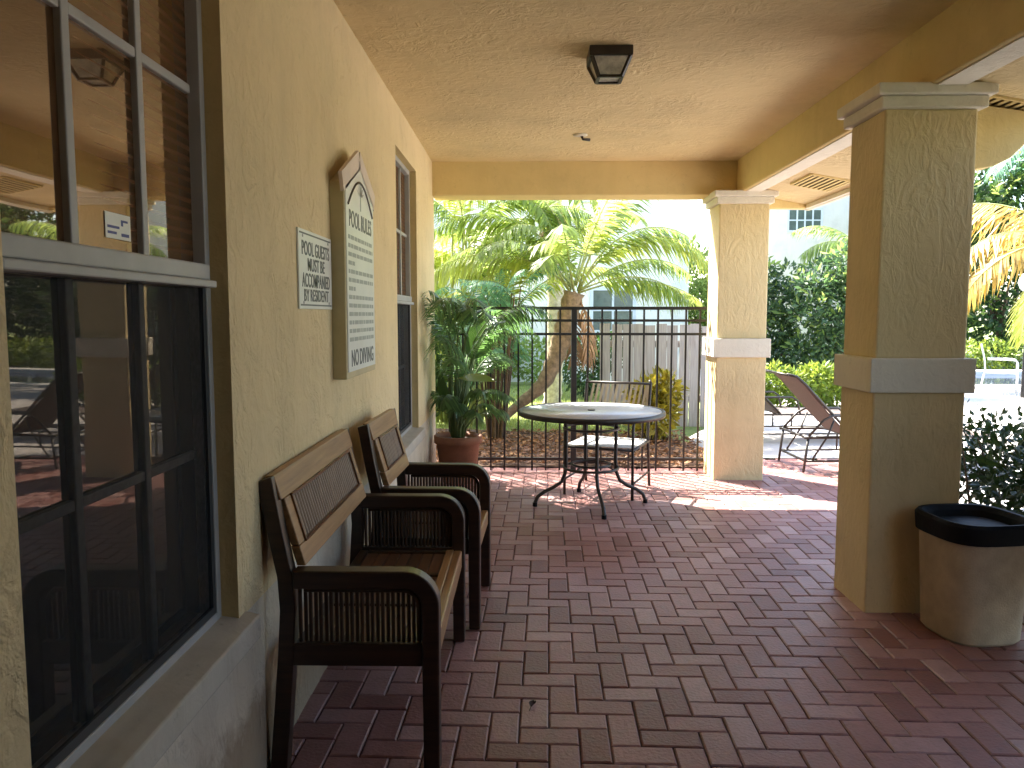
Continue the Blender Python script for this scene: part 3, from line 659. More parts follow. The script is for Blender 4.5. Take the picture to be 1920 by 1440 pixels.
patio_chair('patio_chair', 'black metal patio chair with pale straps pushed under the round table', (0.70, 6.60, 0), R(-22), 'bronze', 'cushion')

# ------------------------------------------------------------------ iron fence
fence = thing('iron_fence', 'black iron picket fence across the end of the porch', 'fence', (0, 7.40, 0), 0)
FX0, FX1 = XW + 0.02, 1.70
for z, h in ((1.56, 0.03), (1.445, 0.024), (1.318, 0.024), (0.125, 0.026)):
    MB().box(FX0, FX1, -0.014, 0.014, z - h / 2, z + h / 2).build('rail', 'iron', fence)
x = 0.46; xs = []
while x > FX0: x -= 0.1315; xs.append(x)
x = 0.46
while x < FX1 - 0.13: x += 0.1315; xs.append(x)
for x in xs:
    if x > FX0 + 0.02: MB().box(x - 0.0085, x + 0.0085, -0.0085, 0.0085, 0.012, 1.548).build('picket', 'iron', fence)
for x in (0.46,): MB().box(x - 0.026, x + 0.026, -0.026, 0.026, -0.02, 1.545).build('post', 'iron', fence, bevel=0.003)

# ------------------------------------------------------------------ trash bin
bn = thing('trash_bin', 'beige faceted trash bin with black liner folded over its rim beside the pillar', 'trash bin', (2.105, 3.625, 0.0), R(8)); bn.scale = (0.87, 0.87, 1.0)
def octo(h, c):                                       # rounded square ring
    out = []
    for k in range(32):
        a = 2 * math.pi * (k + 0.5) / 32; c_, s_ = math.cos(a), math.sin(a); e = 2 / 3.4
        out.append((h * math.copysign(abs(c_) ** e, c_), h * math.copysign(abs(s_) ** e, s_)))
    return out
def loft(rings):
    m = MB(); n = 32
    for i in range(len(rings) - 1):
        (h0, c0, z0), (h1, c1, z1) = rings[i], rings[i + 1]; a = octo(h0, c0); b = octo(h1, c1)
        m.add([(*p, z0) for p in a] + [(*p, z1) for p in b], [(k, (k + 1) % n, (k + 1) % n + n, k + n) for k in range(n)])
    return m
m = loft([(0.190, 0.10, 0.0), (0.205, 0.105, 0.015), (0.232, 0.115, 0.50)]); m.add([(*p, 0.0) for p in octo(0.190, 0.10)], [tuple(range(32))]); m.build('shell', 'binstone', bn, True)
m = loft([(0.234, 0.117, 0.482), (0.246, 0.120, 0.478), (0.250, 0.125, 0.52), (0.252, 0.128, 0.556), (0.240, 0.125, 0.570), (0.222, 0.118, 0.568), (0.205, 0.11, 0.545), (0.19, 0.10, 0.515)]); m.build('liner', 'binbag', bn, True)
MB().add([(*p, 0.517) for p in octo(0.19, 0.10)], [tuple(range(32))]).build('liner_bottom', 'binbag', bn)

# ------------------------------------------------------------------ foliage builders
def frond_mesh(length, droop, rise, nl, ll, lw, seed, twist=0.0, vshape=0.5, hang=0.4, petiole=0.25, rad=0.014, curl=1.0):
    """a pinnate leaf that grows from the origin along +x, arching over; returns (leaflets, rachis)"""
    q = random.Random(seed); lf = MB(); rc = MB(); pts = []
    ns = 14; p = Vector((0, 0, 0)); ang = rise
    for i in range(ns + 1):
        pts.append(p.copy()); f = i / ns
        a = ang - droop * f ** 1.3; p = p + Vector((math.cos(a), twist * f * 0.5, math.sin(a))) * (length / ns)
    rc.tube(pts, [rad * (1 - 0.85 * i / ns) for i in range(ns + 1)], 5)
    for k in range(nl):
        f = petiole + (1 - petiole) * (k + 0.5) / nl; s = f * ns; i = min(int(s), ns - 1); o = pts[i].lerp(pts[i + 1], s - i)
        d = (pts[i + 1] - pts[i]).normalized(); side0 = Vector((0, 1, 0)); up = d.cross(side0).normalized() * -1
        if up.z < 0 and False: up = -up
        env = (math.sin(math.pi * min(1, 0.12 + 0.86 * ((f - petiole) / (1 - petiole)) ** 0.8)) ** 0.6) * 0.9 + 0.12
        for sg in (-1, 1):
            L = ll * env * q.uniform(0.8, 1.12); dirv = (side0 * sg * q.uniform(0.7, 0.95) + d * q.uniform(0.55, 0.85) + up * vshape * q.uniform(0.3, 1.2)).normalized()
            g = Vector((0, 0, -1)) * hang * L * q.uniform(0.6, 1.5) * curl
            w_ = dirv.cross(up).normalized() * lw * q.uniform(0.8, 1.2) / 2
            a = o; b = o + dirv * L * 0.5 + g * 0.22; c = o + dirv * L * 0.98 + g
            lf.add([a - w_ * 0.4, a + w_ * 0.4, b + w_, b - w_, c], [(0, 1, 2, 3), (3, 2, 4)])
    return lf, rc
def palm(name, label, base, trunk_pts, trunk_rad, crown, specs, leaf, pet, group=None, trunk_mat='bark', dead=0, seed=1):
    t = thing(name, label, 'palm', base, 0, group); b = Vector(base)
    if trunk_pts:
        # ringed trunk
        pts = [Vector(p) - b for p in trunk_pts]; out = []; rr = []; n = 26
        for i in range(n):
            s = i / (n - 1) * (len(pts) - 1); k = min(int(s), len(pts) - 2); f = s - k
            p0, p1, p2, p3 = pts[max(k - 1, 0)], pts[k], pts[k + 1], pts[min(k + 2, len(pts) - 1)]
            out.append(0.5 * ((2 * p1) + (p2 - p0) * f + (2 * p0 - 5 * p1 + 4 * p2 - p3) * f * f + (3 * p1 - p0 - 3 * p2 + p3) * f ** 3))
            r = trunk_rad[min(k, len(trunk_rad) - 1)] * (1 - f) + trunk_rad[min(k + 1, len(trunk_rad) - 1)] * f; rr.append(r * (1.10 if i % 2 else 0.93))
        MB().tube(out, rr, 10).build('trunk', trunk_mat, t, True)
    c = Vector(crown) - b; q = random.Random(seed)
    for i, (az, rise, length, droop, ll) in enumerate(specs):
        lf, rc = frond_mesh(length, R(droop), R(rise), int(length * 34), ll, 0.030, seed * 50 + i, q.uniform(-0.25, 0.25), q.uniform(0.1, 0.6), q.uniform(0.3, 0.75), 0.2)
        lm = leaf if not isinstance(leaf, (list, tuple)) else leaf[i % len(leaf)]
        f = lf.build('frond', lm, t, fix=False); f.location = c + Vector((0.05 * math.cos(R(az)), 0.05 * math.sin(R(az)), q.uniform(-0.08, 0.08))); f.rotation_euler = (q.uniform(-0.4, 0.4), 0, R(az))
        rc.build('rachis', pet, f, True)
    for i in range(dead):
        lf, rc = frond_mesh(1.0, R(70), R(-50), 16, 0.22, 0.03, seed * 91 + i, 0, 0, 0.9)
        f = lf.build('dead_frond', 'deadfrond', t, fix=False); f.location = c; f.rotation_euler = (0, 0, q.uniform(0, 6.28)); rc.build('rachis', 'deadfrond', f)
    return t
def leaf_cloud(blobs, n, size, seed, flat=0.0, shell=0.55, length=1.9):
    """leaf-sized folded faces through a set of ellipsoids (cx,cy,cz,rx,ry,rz)"""
    q = random.Random(seed); m = MB(); vol = [b[3] * b[4] * b[5] for b in blobs]
    for _ in range(n):
        b = q.choices(blobs, vol)[0]
        while True:
            d = Vector((q.uniform(-1, 1), q.uniform(-1, 1), q.uniform(-1, 1)))
            if d.length < 1 and (d.length > shell or q.random() < 0.45): break
        p = Vector((b[0] + d.x * b[3], b[1] + d.y * b[4], b[2] + d.z * b[5]))
        u = (d.normalized() + Vector((q.gauss(0, 0.7), q.gauss(0, 0.7), q.gauss(0, 0.6) + 0.15))).normalized()
        v = u.cross(Vector((q.gauss(0, 1), q.gauss(0, 1), q.gauss(0, 1)))).normalized(); nrm = u.cross(v)
        s = size * q.uniform(0.6, 1.3); a = p; e = p + u * s * length; mid = p + u * s * length * 0.5 - nrm * s * 0.12
        m.add([a, mid + v * s * 0.5, e, mid - v * s * 0.5], [(0, 1, 2), (0, 2, 3)])
    return m
def shrub(name, label, cat, base, blobs, n, size, leaf, seed, stems=6, part='foliage', group=None, length=1.9, trunk=None):
    t = thing(name, label, cat, base, 0, group); b = Vector(base)
    rel = [(x - b.x, y - b.y, z - b.z, *r) for (x, y, z, *r) in blobs]
    leaf_cloud(rel, n, size, seed, length=length).build(part, leaf, t, fix=False)
    if trunk: leaf_cloud([(x, y, z + 0.1 * c, a * 1.06, b_ * 1.06, c * 1.05) for (x, y, z, a, b_, c) in rel], n // 8, size * 1.1, seed + 9, length=length * 1.2).build('leaf_tips', 'leaf_palm' if leaf != 'leaf_sunny' else 'leaf_lime', t, fix=False)['kind'] = 'stuff'
    q = random.Random(seed + 5); m = MB()
    if trunk: m.tube([(0, 0, 0), (0.03, 0.02, trunk[0] * 0.5), (0, 0.05, trunk[0])], [trunk[1], trunk[1] * 0.8, trunk[1] * 0.55], 8)
    z0 = trunk[0] * 0.8 if trunk else 0
    for k in range(stems):
        bl = q.choice(rel); e = Vector((bl[0] + q.uniform(-.5, .5) * bl[3], bl[1] + q.uniform(-.5, .5) * bl[4], bl[2] + q.uniform(-.2, .6) * bl[5]))
        s = Vector((e.x * 0.25 + q.uniform(-.04, .04), e.y * 0.25, z0)); mid = s.lerp(e, 0.5) + Vector((q.uniform(-.08, .08), q.uniform(-.08, .08), 0))
        r = trunk[1] * 0.4 if trunk else 0.012
        m.tube([s, mid, e], [r, r * 0.7, r * 0.3], 5)
    m.build('trunk' if trunk else 'stems', 'twig', t, True)
    return t

# ------------------------------------------------------------------ potted palm by the wall
pp = thing('potted_palm', 'dark green palm in a terracotta pot at the wall corner', 'potted plant', (-0.60, 6.92, 0.0), 0)
MB().lathe([(0.135, 0.0), (0.15, 0.02), (0.195, 0.36), (0.215, 0.362), (0.215, 0.425), (0.195, 0.43), (0.185, 0.40), (0.18, 0.37)], n=36, caps=False).build('pot', 'terracotta', pp, True, bevel=0.0)
MB().lathe([(0.184, 0.385), (0.1, 0.395), (0.001, 0.40)], n=24, caps=False).build('soil', 'soil', pp, True)
q = random.Random(21)
for k in range(38):
    az = q.uniform(0, 360); inner = k < 24
    h = q.uniform(0.40, 1.02) if inner else q.uniform(0.05, 0.45)
    L = q.uniform(0.55, 0.88) if inner else q.uniform(0.28, 0.48)
    lf, rc = frond_mesh(L, R(q.uniform(75, 125)), R(q.uniform(62, 86) if inner else q.uniform(40, 75)), 28, 0.22 if inner else 0.14, 0.0155, 300 + k, q.uniform(-.3, .3), q.uniform(0.1, 0.5), q.uniform(0.4, 0.8), 0.22, 0.007)
    bx, by = 0.07 * math.cos(R(az)), 0.07 * math.sin(R(az))
    if bx < -0.03: az = az if abs(((az + 180) % 360) - 0) > 40 else az + 70
    f = lf.build('frond', 'leaf_pot', pp, fix=False); f.location = (bx * 1.5 + 0.04, by * 1.5, 0.40 + h); f.rotation_euler = (q.uniform(-.3, .3), 0, R(az))
    rc.build('rachis', 'petioledark', f, True)
    MB().tube([(bx * 0.6, by * 0.6, 0.38), (bx, by, 0.40 + h * 0.5), (bx * 1.5 + 0.04, by * 1.5, 0.41 + h)], [0.012, 0.010, 0.007], 6).build('stem', 'petioledark', pp, True)
def broad_leaf(name, parent, loc, rot, L, W, mat):
    m = MB(); n = 9; vs = []; fs = []
    for i in range(n):
        f = i / (n - 1); w_ = W * (math.sin(math.pi * min(1, f * 0.93 + 0.05)) ** 0.75); dz = -0.25 * L * f * f
        vs += [(f * L, -w_, dz - 0.12 * w_ + 0.01), (f * L, 0, dz - 0.22 * w_), (f * L, w_, dz - 0.12 * w_ + 0.01)]
    for i in range(n - 1):
        for j in range(2): fs.append((i * 3 + j, i * 3 + j + 1, (i + 1) * 3 + j + 1, (i + 1) * 3 + j))
    m.add(vs, fs); o = m.build(name, mat, parent, True, fix=False); o.location = loc; o.rotation_euler = rot; return o
broad_leaf('broad_leaf', pp, (0.12, -0.05, 1.12), (R(75), R(-65), R(20)), 0.36, 0.13, 'leaf_dark')
broad_leaf('broad_leaf', pp, (-0.14, -0.10, 0.98), (R(70), R(80), R(-60)), 0.34, 0.065, 'leaf_dark')
broad_leaf('broad_leaf', pp, (0.02, -0.12, 0.95), (R(20), R(-10), R(-30)), 0.34, 0.08, 'leaf_sunny')

# ------------------------------------------------------------------ hedge by the near pillar
hb = []
q = random.Random(4)
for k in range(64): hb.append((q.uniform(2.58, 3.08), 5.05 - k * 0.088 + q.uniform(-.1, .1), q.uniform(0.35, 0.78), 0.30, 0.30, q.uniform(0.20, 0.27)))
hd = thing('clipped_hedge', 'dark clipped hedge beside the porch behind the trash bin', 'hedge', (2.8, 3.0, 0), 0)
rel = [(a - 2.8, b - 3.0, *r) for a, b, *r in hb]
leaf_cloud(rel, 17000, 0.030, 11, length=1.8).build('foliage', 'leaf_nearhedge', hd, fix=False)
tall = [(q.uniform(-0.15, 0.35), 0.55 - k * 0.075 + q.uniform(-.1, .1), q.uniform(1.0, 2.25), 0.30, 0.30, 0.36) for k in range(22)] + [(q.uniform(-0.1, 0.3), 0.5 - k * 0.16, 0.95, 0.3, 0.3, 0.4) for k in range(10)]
leaf_cloud(tall, 12000, 0.042, 13, length=1.8).build('added_shade_foliage', 'leaf_nearhedge', hd, fix=False)  # unseen tall growth added to shade the near pillar
m = MB()
for k in range(46):
    x, y = q.uniform(-0.2, 0.2), 2.0 - k * 0.12
    m.tube([(x, y, 0), (x + q.uniform(-.08, .08), y + q.uniform(-.08, .08), 0.35), (x + q.uniform(-.25, .25), y + q.uniform(-.2, .2), 0.8)], [0.012, 0.009, 0.004], 5)
m.build('stems', 'twig', hd, True)
struct(MB().box(2.42, 3.40, -3.0, 5.2, -0.03, 0.010).build('hedge_bed', 'mulch'))

# ------------------------------------------------------------------ loungers on the deck
def lounger(label, loc, rz=0.0):
    """head end at x=0, foot end at x=1.9, width along y"""
    t = thing('sun_lounger', label, 'sun lounger', loc, rz, 'tan sling sun loungers on the pool deck'); W = 0.62
    hx, hz = 0.48, 0.335
    for y in (0.0, W):
        MB().tube([(0.02, y, hz), (1.88, y, hz)], 0.0135, 8).build('side_rail', 'bronze', t, True)
        MB().tube([(hx + 0.02, y + (0.02 if y == 0 else -0.02), hz), (0.02, y + (0.02 if y == 0 else -0.02), 0.84), (-0.06, y + (0.02 if y == 0 else -0.02), 0.91), (-0.16, y + (0.02 if y == 0 else -0.02), 0.935)], 0.014, 8).build('back_tube', 'bronze', t, True)
        for x, dx in ((0.06, -0.04), (1.75, 0.05)): MB().tube([(x, y, hz), (x + dx, y, 0.0)], 0.0125, 8).build('leg', 'bronze', t, True)
        MB().tube([(0.03, y, 0.11), (1.80, y, 0.11)], 0.010, 8).build('runner', 'bronze', t, True)
        MB().tube([(0.62, y, hz), (0.62, y, 0.11)], 0.010, 8).build('brace', 'bronze', t, True)
        MB().tube([(0.10, y, 0.12), (0.24, y, 0.34), (0.30, y, 0.50)], 0.009, 6).build('prop', 'bronze', t, True)
        MB().tube([(0.06, y, hz + 0.01), (0.20, y, 0.50), (0.28, y, 0.54), (0.62, y, 0.54), (0.68, y, 0.50), (0.72, y, hz)], 0.012, 8).build('arm', 'bronze', t, True)
    for (x, z) in ((0.04, 0.11), (0.04, hz), (1.85, hz), (1.78, 0.11), (-0.155, 0.93), (hx, hz)):
        MB().tube([(x, 0, z), (x, W, z)], 0.012, 8).build('cross_rail', 'bronze', t, True)
    m = MB(); P = [(hx, hz + 0.005), (0.25, 0.575), (0.02, 0.835), (-0.06, 0.905), (-0.15, 0.932)]; vs = []
    for x, z in P: vs += [(x, 0.035, z), (x, W - 0.035, z), (x - 0.006, 0.035, z - 0.006), (x - 0.006, W - 0.035, z - 0.006)]
    fs = []
    for i in range(len(P) - 1):
        a, b = i * 4, i * 4 + 4; fs += [(a, a + 1, b + 1, b), (a + 2, b + 2, b + 3, a + 3), (a, b, b + 2, a + 2), (a + 1, a + 3, b + 3, b + 1)]
    m.add(vs, fs); m.build('back_sling', 'sling', t)
    MB().box(hx + 0.02, 1.84, 0.02, W - 0.02, hz + 0.002, hz + 0.008).build('seat_sling', 'sling', t)
    return t
lounger('tan sling lounger with raised back standing between the two pillars', (2.62, 7.36, 0.006), R(3))
lounger('tan sling lounger mostly hidden behind the far pillar', (2.48, 9.05, 0.006), R(2))
patio_chair('pool_chair', 'white metal chair by the pool past the near pillar', (9.05, 15.0, 0.006), R(60), 'coping', 'coping')

# ------------------------------------------------------------------ neighbours' buildings
def house(name, label, x0, x1, y0, y1, h, mat, wins, roofh=1.4):
    t = thing(name, label, 'building', ((x0 + x1) / 2, y0, 0), 0); hx_ = (x1 - x0) / 2
    MB().box(-hx_, hx_, 0, y1 - y0, -0.06, h).build('wall', mat, t)
    e = 0.5; m = MB(); d = y1 - y0
    m.add([(-hx_ - e, -e, h), (hx_ + e, -e, h), (hx_ + e, d + e, h), (-hx_ - e, d + e, h), (-hx_ * 0.5, d / 2, h + roofh), (hx_ * 0.5, d / 2, h + roofh)], [(0, 3, 2, 1), (0, 1, 5, 4), (1, 2, 5), (2, 3, 4, 5), (3, 0, 4)])
    m.build('roof', 'roof', t)
    for (wx0, wx1, wz0, wz1, nc, nr) in wins:
        a, b = wx0 - (x0 + x1) / 2, wx1 - (x0 + x1) / 2
        g = MB().box(a, b, -0.02, 0.02, wz0, wz1).build('window', 'farglass', t)
        m = MB(); f = 0.07
        m.box(a - f, b + f, -0.05, 0.03, wz0 - f, wz0); m.box(a - f, b + f, -0.05, 0.03, wz1, wz1 + f); m.box(a - f, a, -0.05, 0.03, wz0, wz1); m.box(b, b + f, -0.05, 0.03, wz0, wz1)
        for k in range(1, nc): x = a + (b - a) * k / nc; m.box(x - 0.025, x + 0.025, -0.045, 0.02, wz0, wz1)
        for k in range(1, nr): z = wz0 + (wz1 - wz0) * k / nr; m.box(a, b, -0.042, 0.02, z - 0.02, z + 0.02)
        m.build('frame', 'farframe', g)
    return t
house('neighbour_house', 'pale cream house behind the palms beyond the iron fence', -9.0, 3.72, 18.0, 26.0, 6.2, 'whitewall', [(1.55, 2.45, 1.15, 2.05, 2, 2), (1.2, 2.2, 4.1, 5.2, 2, 2), (-3.0, -2.0, 1.15, 2.3, 2, 2)])
house('white_apartment', 'white building with a blue-framed upstairs window between the pillars', 7.2, 14.2, 28.0, 36.0, 7.2, 'whitewall2', [(9.25, 10.35, 4.45, 5.15, 4, 2), (11.8, 13.0, 4.55, 5.25, 4, 2)])

# weathered board fence
bf = thing('board_fence', 'weathered grey vertical board fence beyond the iron fence', 'fence', (1.05, 10.9, 0), R(-4))
for k in range(11):
    m = MB(); h = 1.36 + rnd.uniform(-0.02, 0.02); m.box(k * 0.153, k * 0.153 + 0.143, 0, 0.02, -0.05, h); b = m.build('board', 'greyboard', bf); b.rotation_euler = (0, rnd.gauss(0, 0.006), 0)
for z in (0.3, 1.05): MB().box(0, 1.68, 0.022, 0.06, z, z + 0.09).build('rail', 'greyboard', bf)

# globe lamp by the pool
gl = thing('globe_lamp', 'white globe lamp on a dark post at the pool', 'lamp post', (9.0, 14.2, 0), 0)
MB().tube([(0, 0, 0), (0, 0, 1.88)], [0.05, 0.035], 10).build('post', 'iron', gl, True)
MB().lathe([(0.001, 0.0), (0.07, 0.01), (0.15, 0.09), (0.18, 0.20), (0.15, 0.31), (0.07, 0.38), (0.001, 0.39)], (0, 0, 1.88), 20, False).build('globe', 'globe', gl, True)

# ------------------------------------------------------------------ palms, shrubs and trees
palm('leaning_palm', 'palm with curved leaning trunk just beyond the iron fence', (-0.52, 9.75, 0.0),
     [(-0.52, 9.75, -0.05), (-0.16, 9.82, 0.30), (0.22, 9.9, 0.62), (0.40, 9.97, 1.0), (0.52, 10.0, 1.4), (0.62, 10.0, 1.78)], [0.05, 0.055, 0.09, 0.12, 0.13, 0.13], (0.62, 10.0, 1.80),
     [(5, 72, 2.3, 150, 0.42), (-12, 58, 2.1, 130, 0.42), (20, 40, 1.8, 80, 0.36), (-25, 25, 1.5, 75, 0.34), (0, 20, 1.6, 60, 0.36), (75, 80, 2.2, 60, 0.40), (60, 66, 2.2, 90, 0.42), (100, 74, 2.3, 70, 0.42), (180, 70, 2.3, 120, 0.42), (165, 50, 2.1, 100, 0.40),
      (195, 35, 2.0, 80, 0.38), (150, 80, 2.4, 80, 0.42), (215, 60, 1.7, 110, 0.36), (-60, 78, 2.0, 70, 0.38), (-100, 70, 1.6, 110, 0.34), (30, 82, 2.5, 70, 0.44), (130, 40, 2.0, 90, 0.4), (250, 45, 1.4, 90, 0.32)],
     ['leaf_palm', 'leaf_lime', 'leaf_palm'], 'petiole', None, 'bark', 3, 2)
palm('tall_palm', 'tall palm with brown dead fronds high behind the leaning palm', (0.45, 13.0, 0.0), [(0.45, 13.0, -0.05), (0.5, 13.0, 1.5), (0.45, 13.0, 3.4)], [0.16, 0.14, 0.15], (0.45, 13.0, 3.4),
     [(az, rs, 2.8, dr, 0.5) for az, rs, dr in ((0, 60, 110), (40, 75, 80), (85, 55, 100), (130, 70, 90), (175, 55, 110), (220, 72, 80), (265, 60, 90), (310, 70, 100), (200, 40, 80), (340, 38, 80))], ['leaf_palm', 'leaf_lime'], 'petiole', None, 'palebark', 5, 3)
# clumping yellow-green palm: many stems from one root
cl = thing('clumping_palm', 'yellow green clumping palm filling the left of the opening', 'palm', (-1.0, 10.9, 0), 0)
q = random.Random(8)
for k in range(38):
    az = q.uniform(0, 360); h = q.uniform(0.7, 2.8); bx, by = q.uniform(-.4, .4), q.uniform(-.35, .35); ex, ey = bx * 2.2, by * 2.0
    lf, rc = frond_mesh(q.uniform(1.5, 2.2), R(q.uniform(70, 130)), R(q.uniform(45, 85)), 54, 0.42, 0.032, 700 + k, q.uniform(-.3, .3), 0.35, q.uniform(0.3, 0.7), 0.18, 0.012)
    f = lf.build('frond', q.choice(['leaf_lime', 'leaf_lime', 'leaf_palm']), cl, fix=False); f.location = (ex, ey, h); f.rotation_euler = (q.uniform(-.4, .4), 0, R(az)); rc.build('rachis', 'petiole', f, True)
    MB().tube([(bx, by, -0.02), ((bx + ex) / 2, (by + ey) / 2, h * 0.55), (ex, ey, h + 0.02)], [0.03, 0.026, 0.016], 6).build('stem', 'petiole', cl, True)
palm('shade_palm', 'high palm left of the opening whose fronds hang over the clumping palm', (-5.3, 12.2, 0.0), [(-5.3, 12.2, -0.05), (-5.2, 12.2, 3.0), (-5.0, 12.1, 6.2)], [0.17, 0.14, 0.14], (-5.0, 12.1, 6.2),
     [(az, rs, 3.2, dr, 0.6) for az, rs, dr in ((0, 40, 90), (30, 60, 100), (60, 35, 90), (95, 60, 90), (130, 40, 90), (165, 60, 90), (200, 40, 90), (235, 60, 100), (270, 40, 90), (300, 60, 100), (330, 35, 80), (345, 70, 110), (285, 20, 70), (20, 15, 70), (250, 75, 80), (70, 78, 70))], 'leaf_palm', 'petiole', None, 'palebark', 0, 5)
q = random.Random(31)
te = thing('feathery_shrub', 'blue green feathery shrub rising over the fence behind the potted palm', 'shrub', (-0.35, 9.2, 0), 0)
for k in range(34):
    az = q.uniform(0, 360); h = q.uniform(0.8, 1.85)
    bx, by = q.uniform(-.3, .3), q.uniform(-.25, .25)
    lf, rc = frond_mesh(q.uniform(0.5, 0.9), R(q.uniform(60, 130)), R(q.uniform(20, 80)), 20, 0.17, 0.022, 900 + k, q.uniform(-.3, .3), 0.3, q.uniform(0.3, 0.6), 0.1, 0.006)
    f = lf.build('frond', 'leaf_teal', te, fix=False); f.location = (bx, by, h); f.rotation_euler = (q.uniform(-.5, .5), 0, R(az)); rc.build('rachis', 'petioledark', f)
    MB().tube([(bx * 0.3, by * 0.3, 0), (bx, by, h + 0.01)], [0.014, 0.007], 5).build('stem', 'twig', te)
shrub('dark_shrub', 'dense dark shrub on the left behind the fence', 'shrub', (-1.35, 9.0, 0), [(-1.5, 9.0, 0.7, 0.55, 0.4, 0.6), (-1.0, 9.1, 0.9, 0.45, 0.4, 0.55), (-1.9, 9.2, 1.1, 0.5, 0.4, 0.6)], 4200, 0.05, 'leaf_dark', 40)
shrub('croton_bush', 'yellow green croton bush next to the far pillar behind the fence', 'shrub', (1.52, 9.1, 0), [(1.5, 9.1, 0.38, 0.26, 0.24, 0.28), (1.62, 9.15, 0.62, 0.20, 0.2, 0.2), (1.42, 9.05, 0.6, 0.18, 0.18, 0.16)], 900, 0.052, 'leaf_croton', 41, length=2.4)
shrub('low_shrub', 'small dark shrub at the left end of the board fence', 'shrub', (1.15, 14.4, 0), [(1.1, 14.4, 0.55, 0.45, 0.4, 0.5), (1.5, 14.5, 0.8, 0.35, 0.35, 0.4)], 2200, 0.05, 'leaf_dark', 42)
shrub('garden_shrub', 'mid green shrub on the lawn edge below the clumping palm', 'shrub', (-1.2, 17.0, 0), [(-1.9, 17.0, 0.6, 0.8, 0.4, 0.6), (-0.8, 17.1, 0.6, 0.7, 0.4, 0.6), (0.2, 17.2, 0.5, 0.6, 0.4, 0.5)], 4000, 0.06, 'leaf_palm', 43)
shrub('backdrop_tree', 'leafy tree high behind the clumping palm', 'tree', (-4.4, 16.0, 0), [(-4.4, 16.0, 2.6, 1.3, 1.0, 1.1), (-3.4, 16.2, 3.2, 1.0, 0.9, 0.9), (-5.2, 16.0, 3.4, 1.2, 1.0, 1.0), (-3.0, 16.0, 1.9, 0.8, 0.7, 0.7)], 9000, 0.08, 'leaf_sunny', 44, 10, 'crown', None, 1.9, (2.0, 0.14))
shrub('corner_tree', 'grey green tree in the gap right of the cream house', 'tree', (4.9, 22.0, 0), [(4.8, 22, 2.0, 1.0, 1.0, 1.3), (5.3, 22.4, 1.2, 1.2, 1.0, 1.2)], 3500, 0.10, 'leaf_palm', 45, 8, 'crown', None, 1.9, (1.2, 0.10))
# trees and hedge across the pool deck, seen between the pillars
q = random.Random(77)
def ragged(x0, x1, y, top, n):
    out = []
    for k in range(n):
        x = x0 + (x1 - x0) * (k + 0.5) / n + q.uniform(-.15, .15); h = top * q.uniform(0.72, 1.0); z = 0.5
        while z < h:
            r = q.uniform(0.24, 0.42); out.append((x + q.uniform(-.18, .18), y + q.uniform(-.3, .3), z, r, r, r * q.uniform(0.7, 1.1))); z += r * q.uniform(0.9, 1.35)
    return out
shrub('tall_screen_tree', 'dense dark green tree seen between the two pillars', 'tree', (6.05, 15.2, 0), ragged(5.35, 6.9, 15.2, 2.75, 6), 8500, 0.055, 'leaf_hedge', 46, 16, 'crown', None, 2.3, (0.9, 0.07))
shrub('screen_tree', 'second dark tree left of the dense one, beside the far pillar', 'tree', (4.75, 15.8, 0), ragged(4.3, 5.3, 15.8, 2.7, 5), 5200, 0.055, 'leaf_hedge', 47, 12, 'crown', None, 2.3, (0.9, 0.07))
palm('screen_palm', 'short palm crown showing above the dense tree between the pillars', (7.3, 16.6, 0.0), [(7.3, 16.6, -0.05), (7.3, 16.6, 1.5), (7.2, 16.6, 2.6)], [0.13, 0.11, 0.12], (7.2, 16.6, 2.6),
     [(az, rs, 1.8, dr, 0.4) for az, rs, dr in ((0, 45, 90), (50, 60, 100), (100, 45, 90), (150, 60, 90), (190, 45, 100), (230, 60, 90), (270, 40, 90), (320, 60, 90))], 'leaf_palm', 'petiole', None, 'palebark', 0, 6)
for k, (x, y, lab) in enumerate(((3.75, 12.6, 'low sunlit hedge plant directly right of the far pillar'), (4.55, 12.7, 'low sunlit hedge plant behind the raised lounger back'), (5.35, 12.8, 'low sunlit hedge plant just left of the near pillar'))):
    shrub('hedge_plant', lab, 'shrub', (x, y, 0), [(x - 0.2, y, 0.30, 0.36, 0.3, 0.30), (x + 0.22, y + 0.05, 0.38, 0.34, 0.3, 0.34)], 1500, 0.05, 'leaf_sunny', 50 + k, group='low sunlit hedge plants along the deck', length=2.2)
# right of the near pillar
palm('yellowing_palm', 'palm with yellowing drooping frond at the right picture edge', (6.35, 8.6, 0.0), [(6.35, 8.6, -0.05), (6.3, 8.6, 1.0), (6.2, 8.55, 1.98)], [0.15, 0.12, 0.13], (6.2, 8.55, 1.98),
     [(190, 30, 1.9, 120, 0.36), (205, 12, 1.8, 105, 0.36), (178, 48, 1.9, 130, 0.36), (30, 60, 2.2, 100, 0.5), (80, 55, 2.2, 100, 0.5), (130, 60, 2.2, 100, 0.5), (330, 60, 2.2, 100, 0.5), (280, 55, 2.0, 100, 0.5)], ['leaf_yellow', 'leaf_lime', 'leaf_yellow'], 'petiole', None, 'palebark', 0, 9)
palm('pool_palm', 'green palm standing beyond the pool right of the near pillar', (14.9, 21.5, 0.0), [(14.9, 21.5, -0.05), (14.9, 21.5, 3.0), (14.8, 21.5, 6.0)], [0.2, 0.16, 0.16], (14.8, 21.5, 6.0),
     [(az, rs, 3.4, dr, 0.7) for az, rs, dr in ((0, 45, 100), (40, 60, 110), (85, 35, 90), (130, 60, 110), (175, 45, 110), (215, 60, 120), (260, 35, 100), (305, 60, 110), (200, 20, 90), (340, 20, 90), (280, 70, 130))], 'leaf_teal', 'petiole', None, 'palebark', 0, 10)
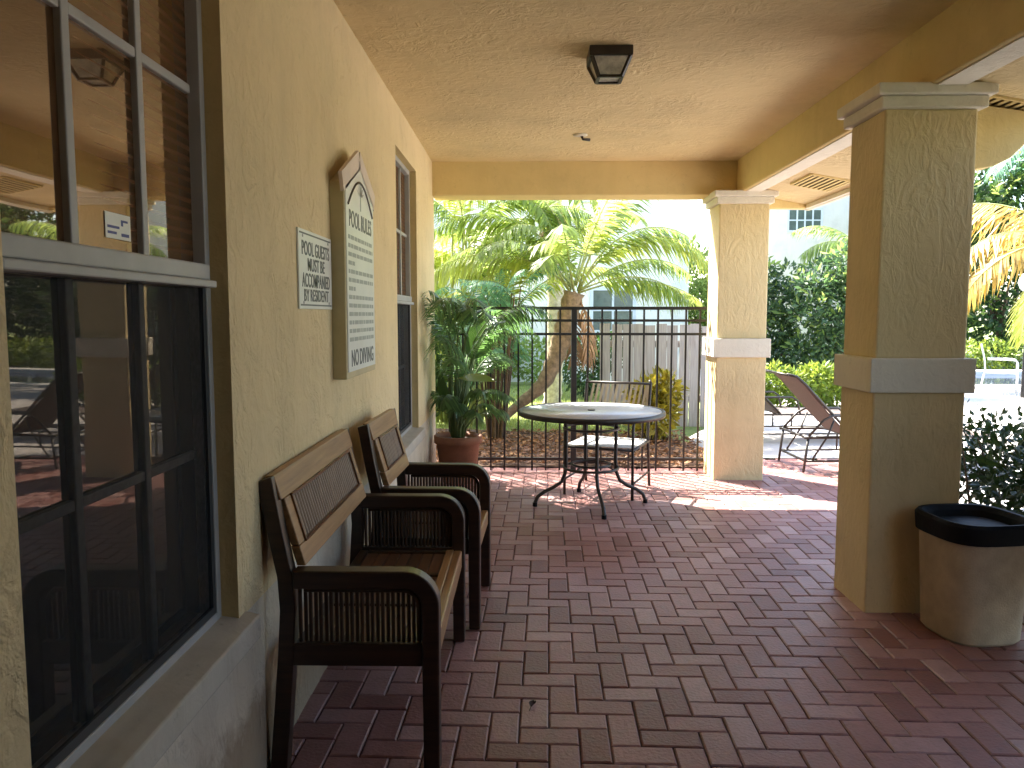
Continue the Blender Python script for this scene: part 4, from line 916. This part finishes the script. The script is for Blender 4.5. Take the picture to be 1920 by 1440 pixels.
for k, (x, y, lab) in enumerate(((11.9, 23.5, 'dark background tree beside the near pillar edge beyond the pool'), (14.4, 24.0, 'dark background tree at the right picture edge beyond the pool'))):
    shrub('background_tree', lab, 'tree', (x, y, 0), [(x, y, 2.2, 1.4, 1.1, 1.9), (x + 0.6, y, 4.2, 1.5, 1.2, 1.4), (x - 0.5, y + 0.5, 5.6, 1.2, 1.2, 1.0)], 6500, 0.11, 'leaf_dark', 60 + k, 10, 'crown', 'dark trees beyond the pool', 1.9, (1.5, 0.16))
shrub('pool_hedge', 'bright green hedge along the far side of the pool', 'hedge', (12.8, 21.0, 0), [(10.2 + k * 0.75, 21.0, 0.42, 0.55, 0.4, 0.42) for k in range(9)], 6500, 0.06, 'leaf_sunny', 66, 20)

# ------------------------------------------------------------------ loose cover: leaf litter and grass
q = random.Random(12); m = MB()
for _ in range(5200):
    x, y = q.uniform(-2.6, 1.95), 7.62 + 2.2 * q.random() ** 1.2; a = q.uniform(0, 6.28); s = q.uniform(0.02, 0.055); c_, s_ = math.cos(a), math.sin(a); z = 0.025 + q.random() * 0.03
    m.add([(x, y, z), (x + s * (c_ - 0.4 * s_), y + s * (s_ + 0.4 * c_), z + q.uniform(0, .03)), (x + 2 * s * c_, y + 2 * s * s_, z + q.uniform(-.01, .03)), (x + s * (c_ + 0.4 * s_), y + s * (s_ - 0.4 * c_), z + q.uniform(0, .02))], [(0, 1, 2), (0, 2, 3)])
stuff(m.build('leaf_litter', 'mulchleaf', fix=False), 'dry brown leaf litter under the iron fence', 'leaves')
m = MB()
for _ in range(34000):
    y = 9.3 + 7.5 * q.random() ** 1.5; x = q.uniform(-0.24 * y, 0.13 * y + 0.5); h = q.uniform(-0.01, 0.03); a = q.uniform(0, 6.28); c_, s_ = math.cos(a) * 0.006, math.sin(a) * 0.006
    m.add([(x - c_, y - s_, -0.05), (x + c_, y + s_, -0.05), (x + q.uniform(-.04, .04), y + q.uniform(-.04, .04), h)], [(0, 1, 2)])
stuff(m.build('grass', 'leaf_grass', fix=False), 'sunlit lawn grass beyond the mulch bed', 'grass')

for (x, y, a, lab) in ((-0.36, 2.93, 20, 'small dark dead leaf on the pavers under the bench seat'), (0.03, 2.88, 70, 'small dark dead leaf on the pavers right of the bench')):
    t = thing('dead_leaf', lab, 'leaf', (x, y, 0.002), R(a))
    broad_leaf('blade', t, (-0.02, 0, 0.006), (0, R(-12), 0), 0.045, 0.013, 'deadleaf'); MB().tube([(-0.035, 0, 0.001), (-0.02, 0, 0.006)], 0.0012, 5).build('stalk', 'deadleaf', t)
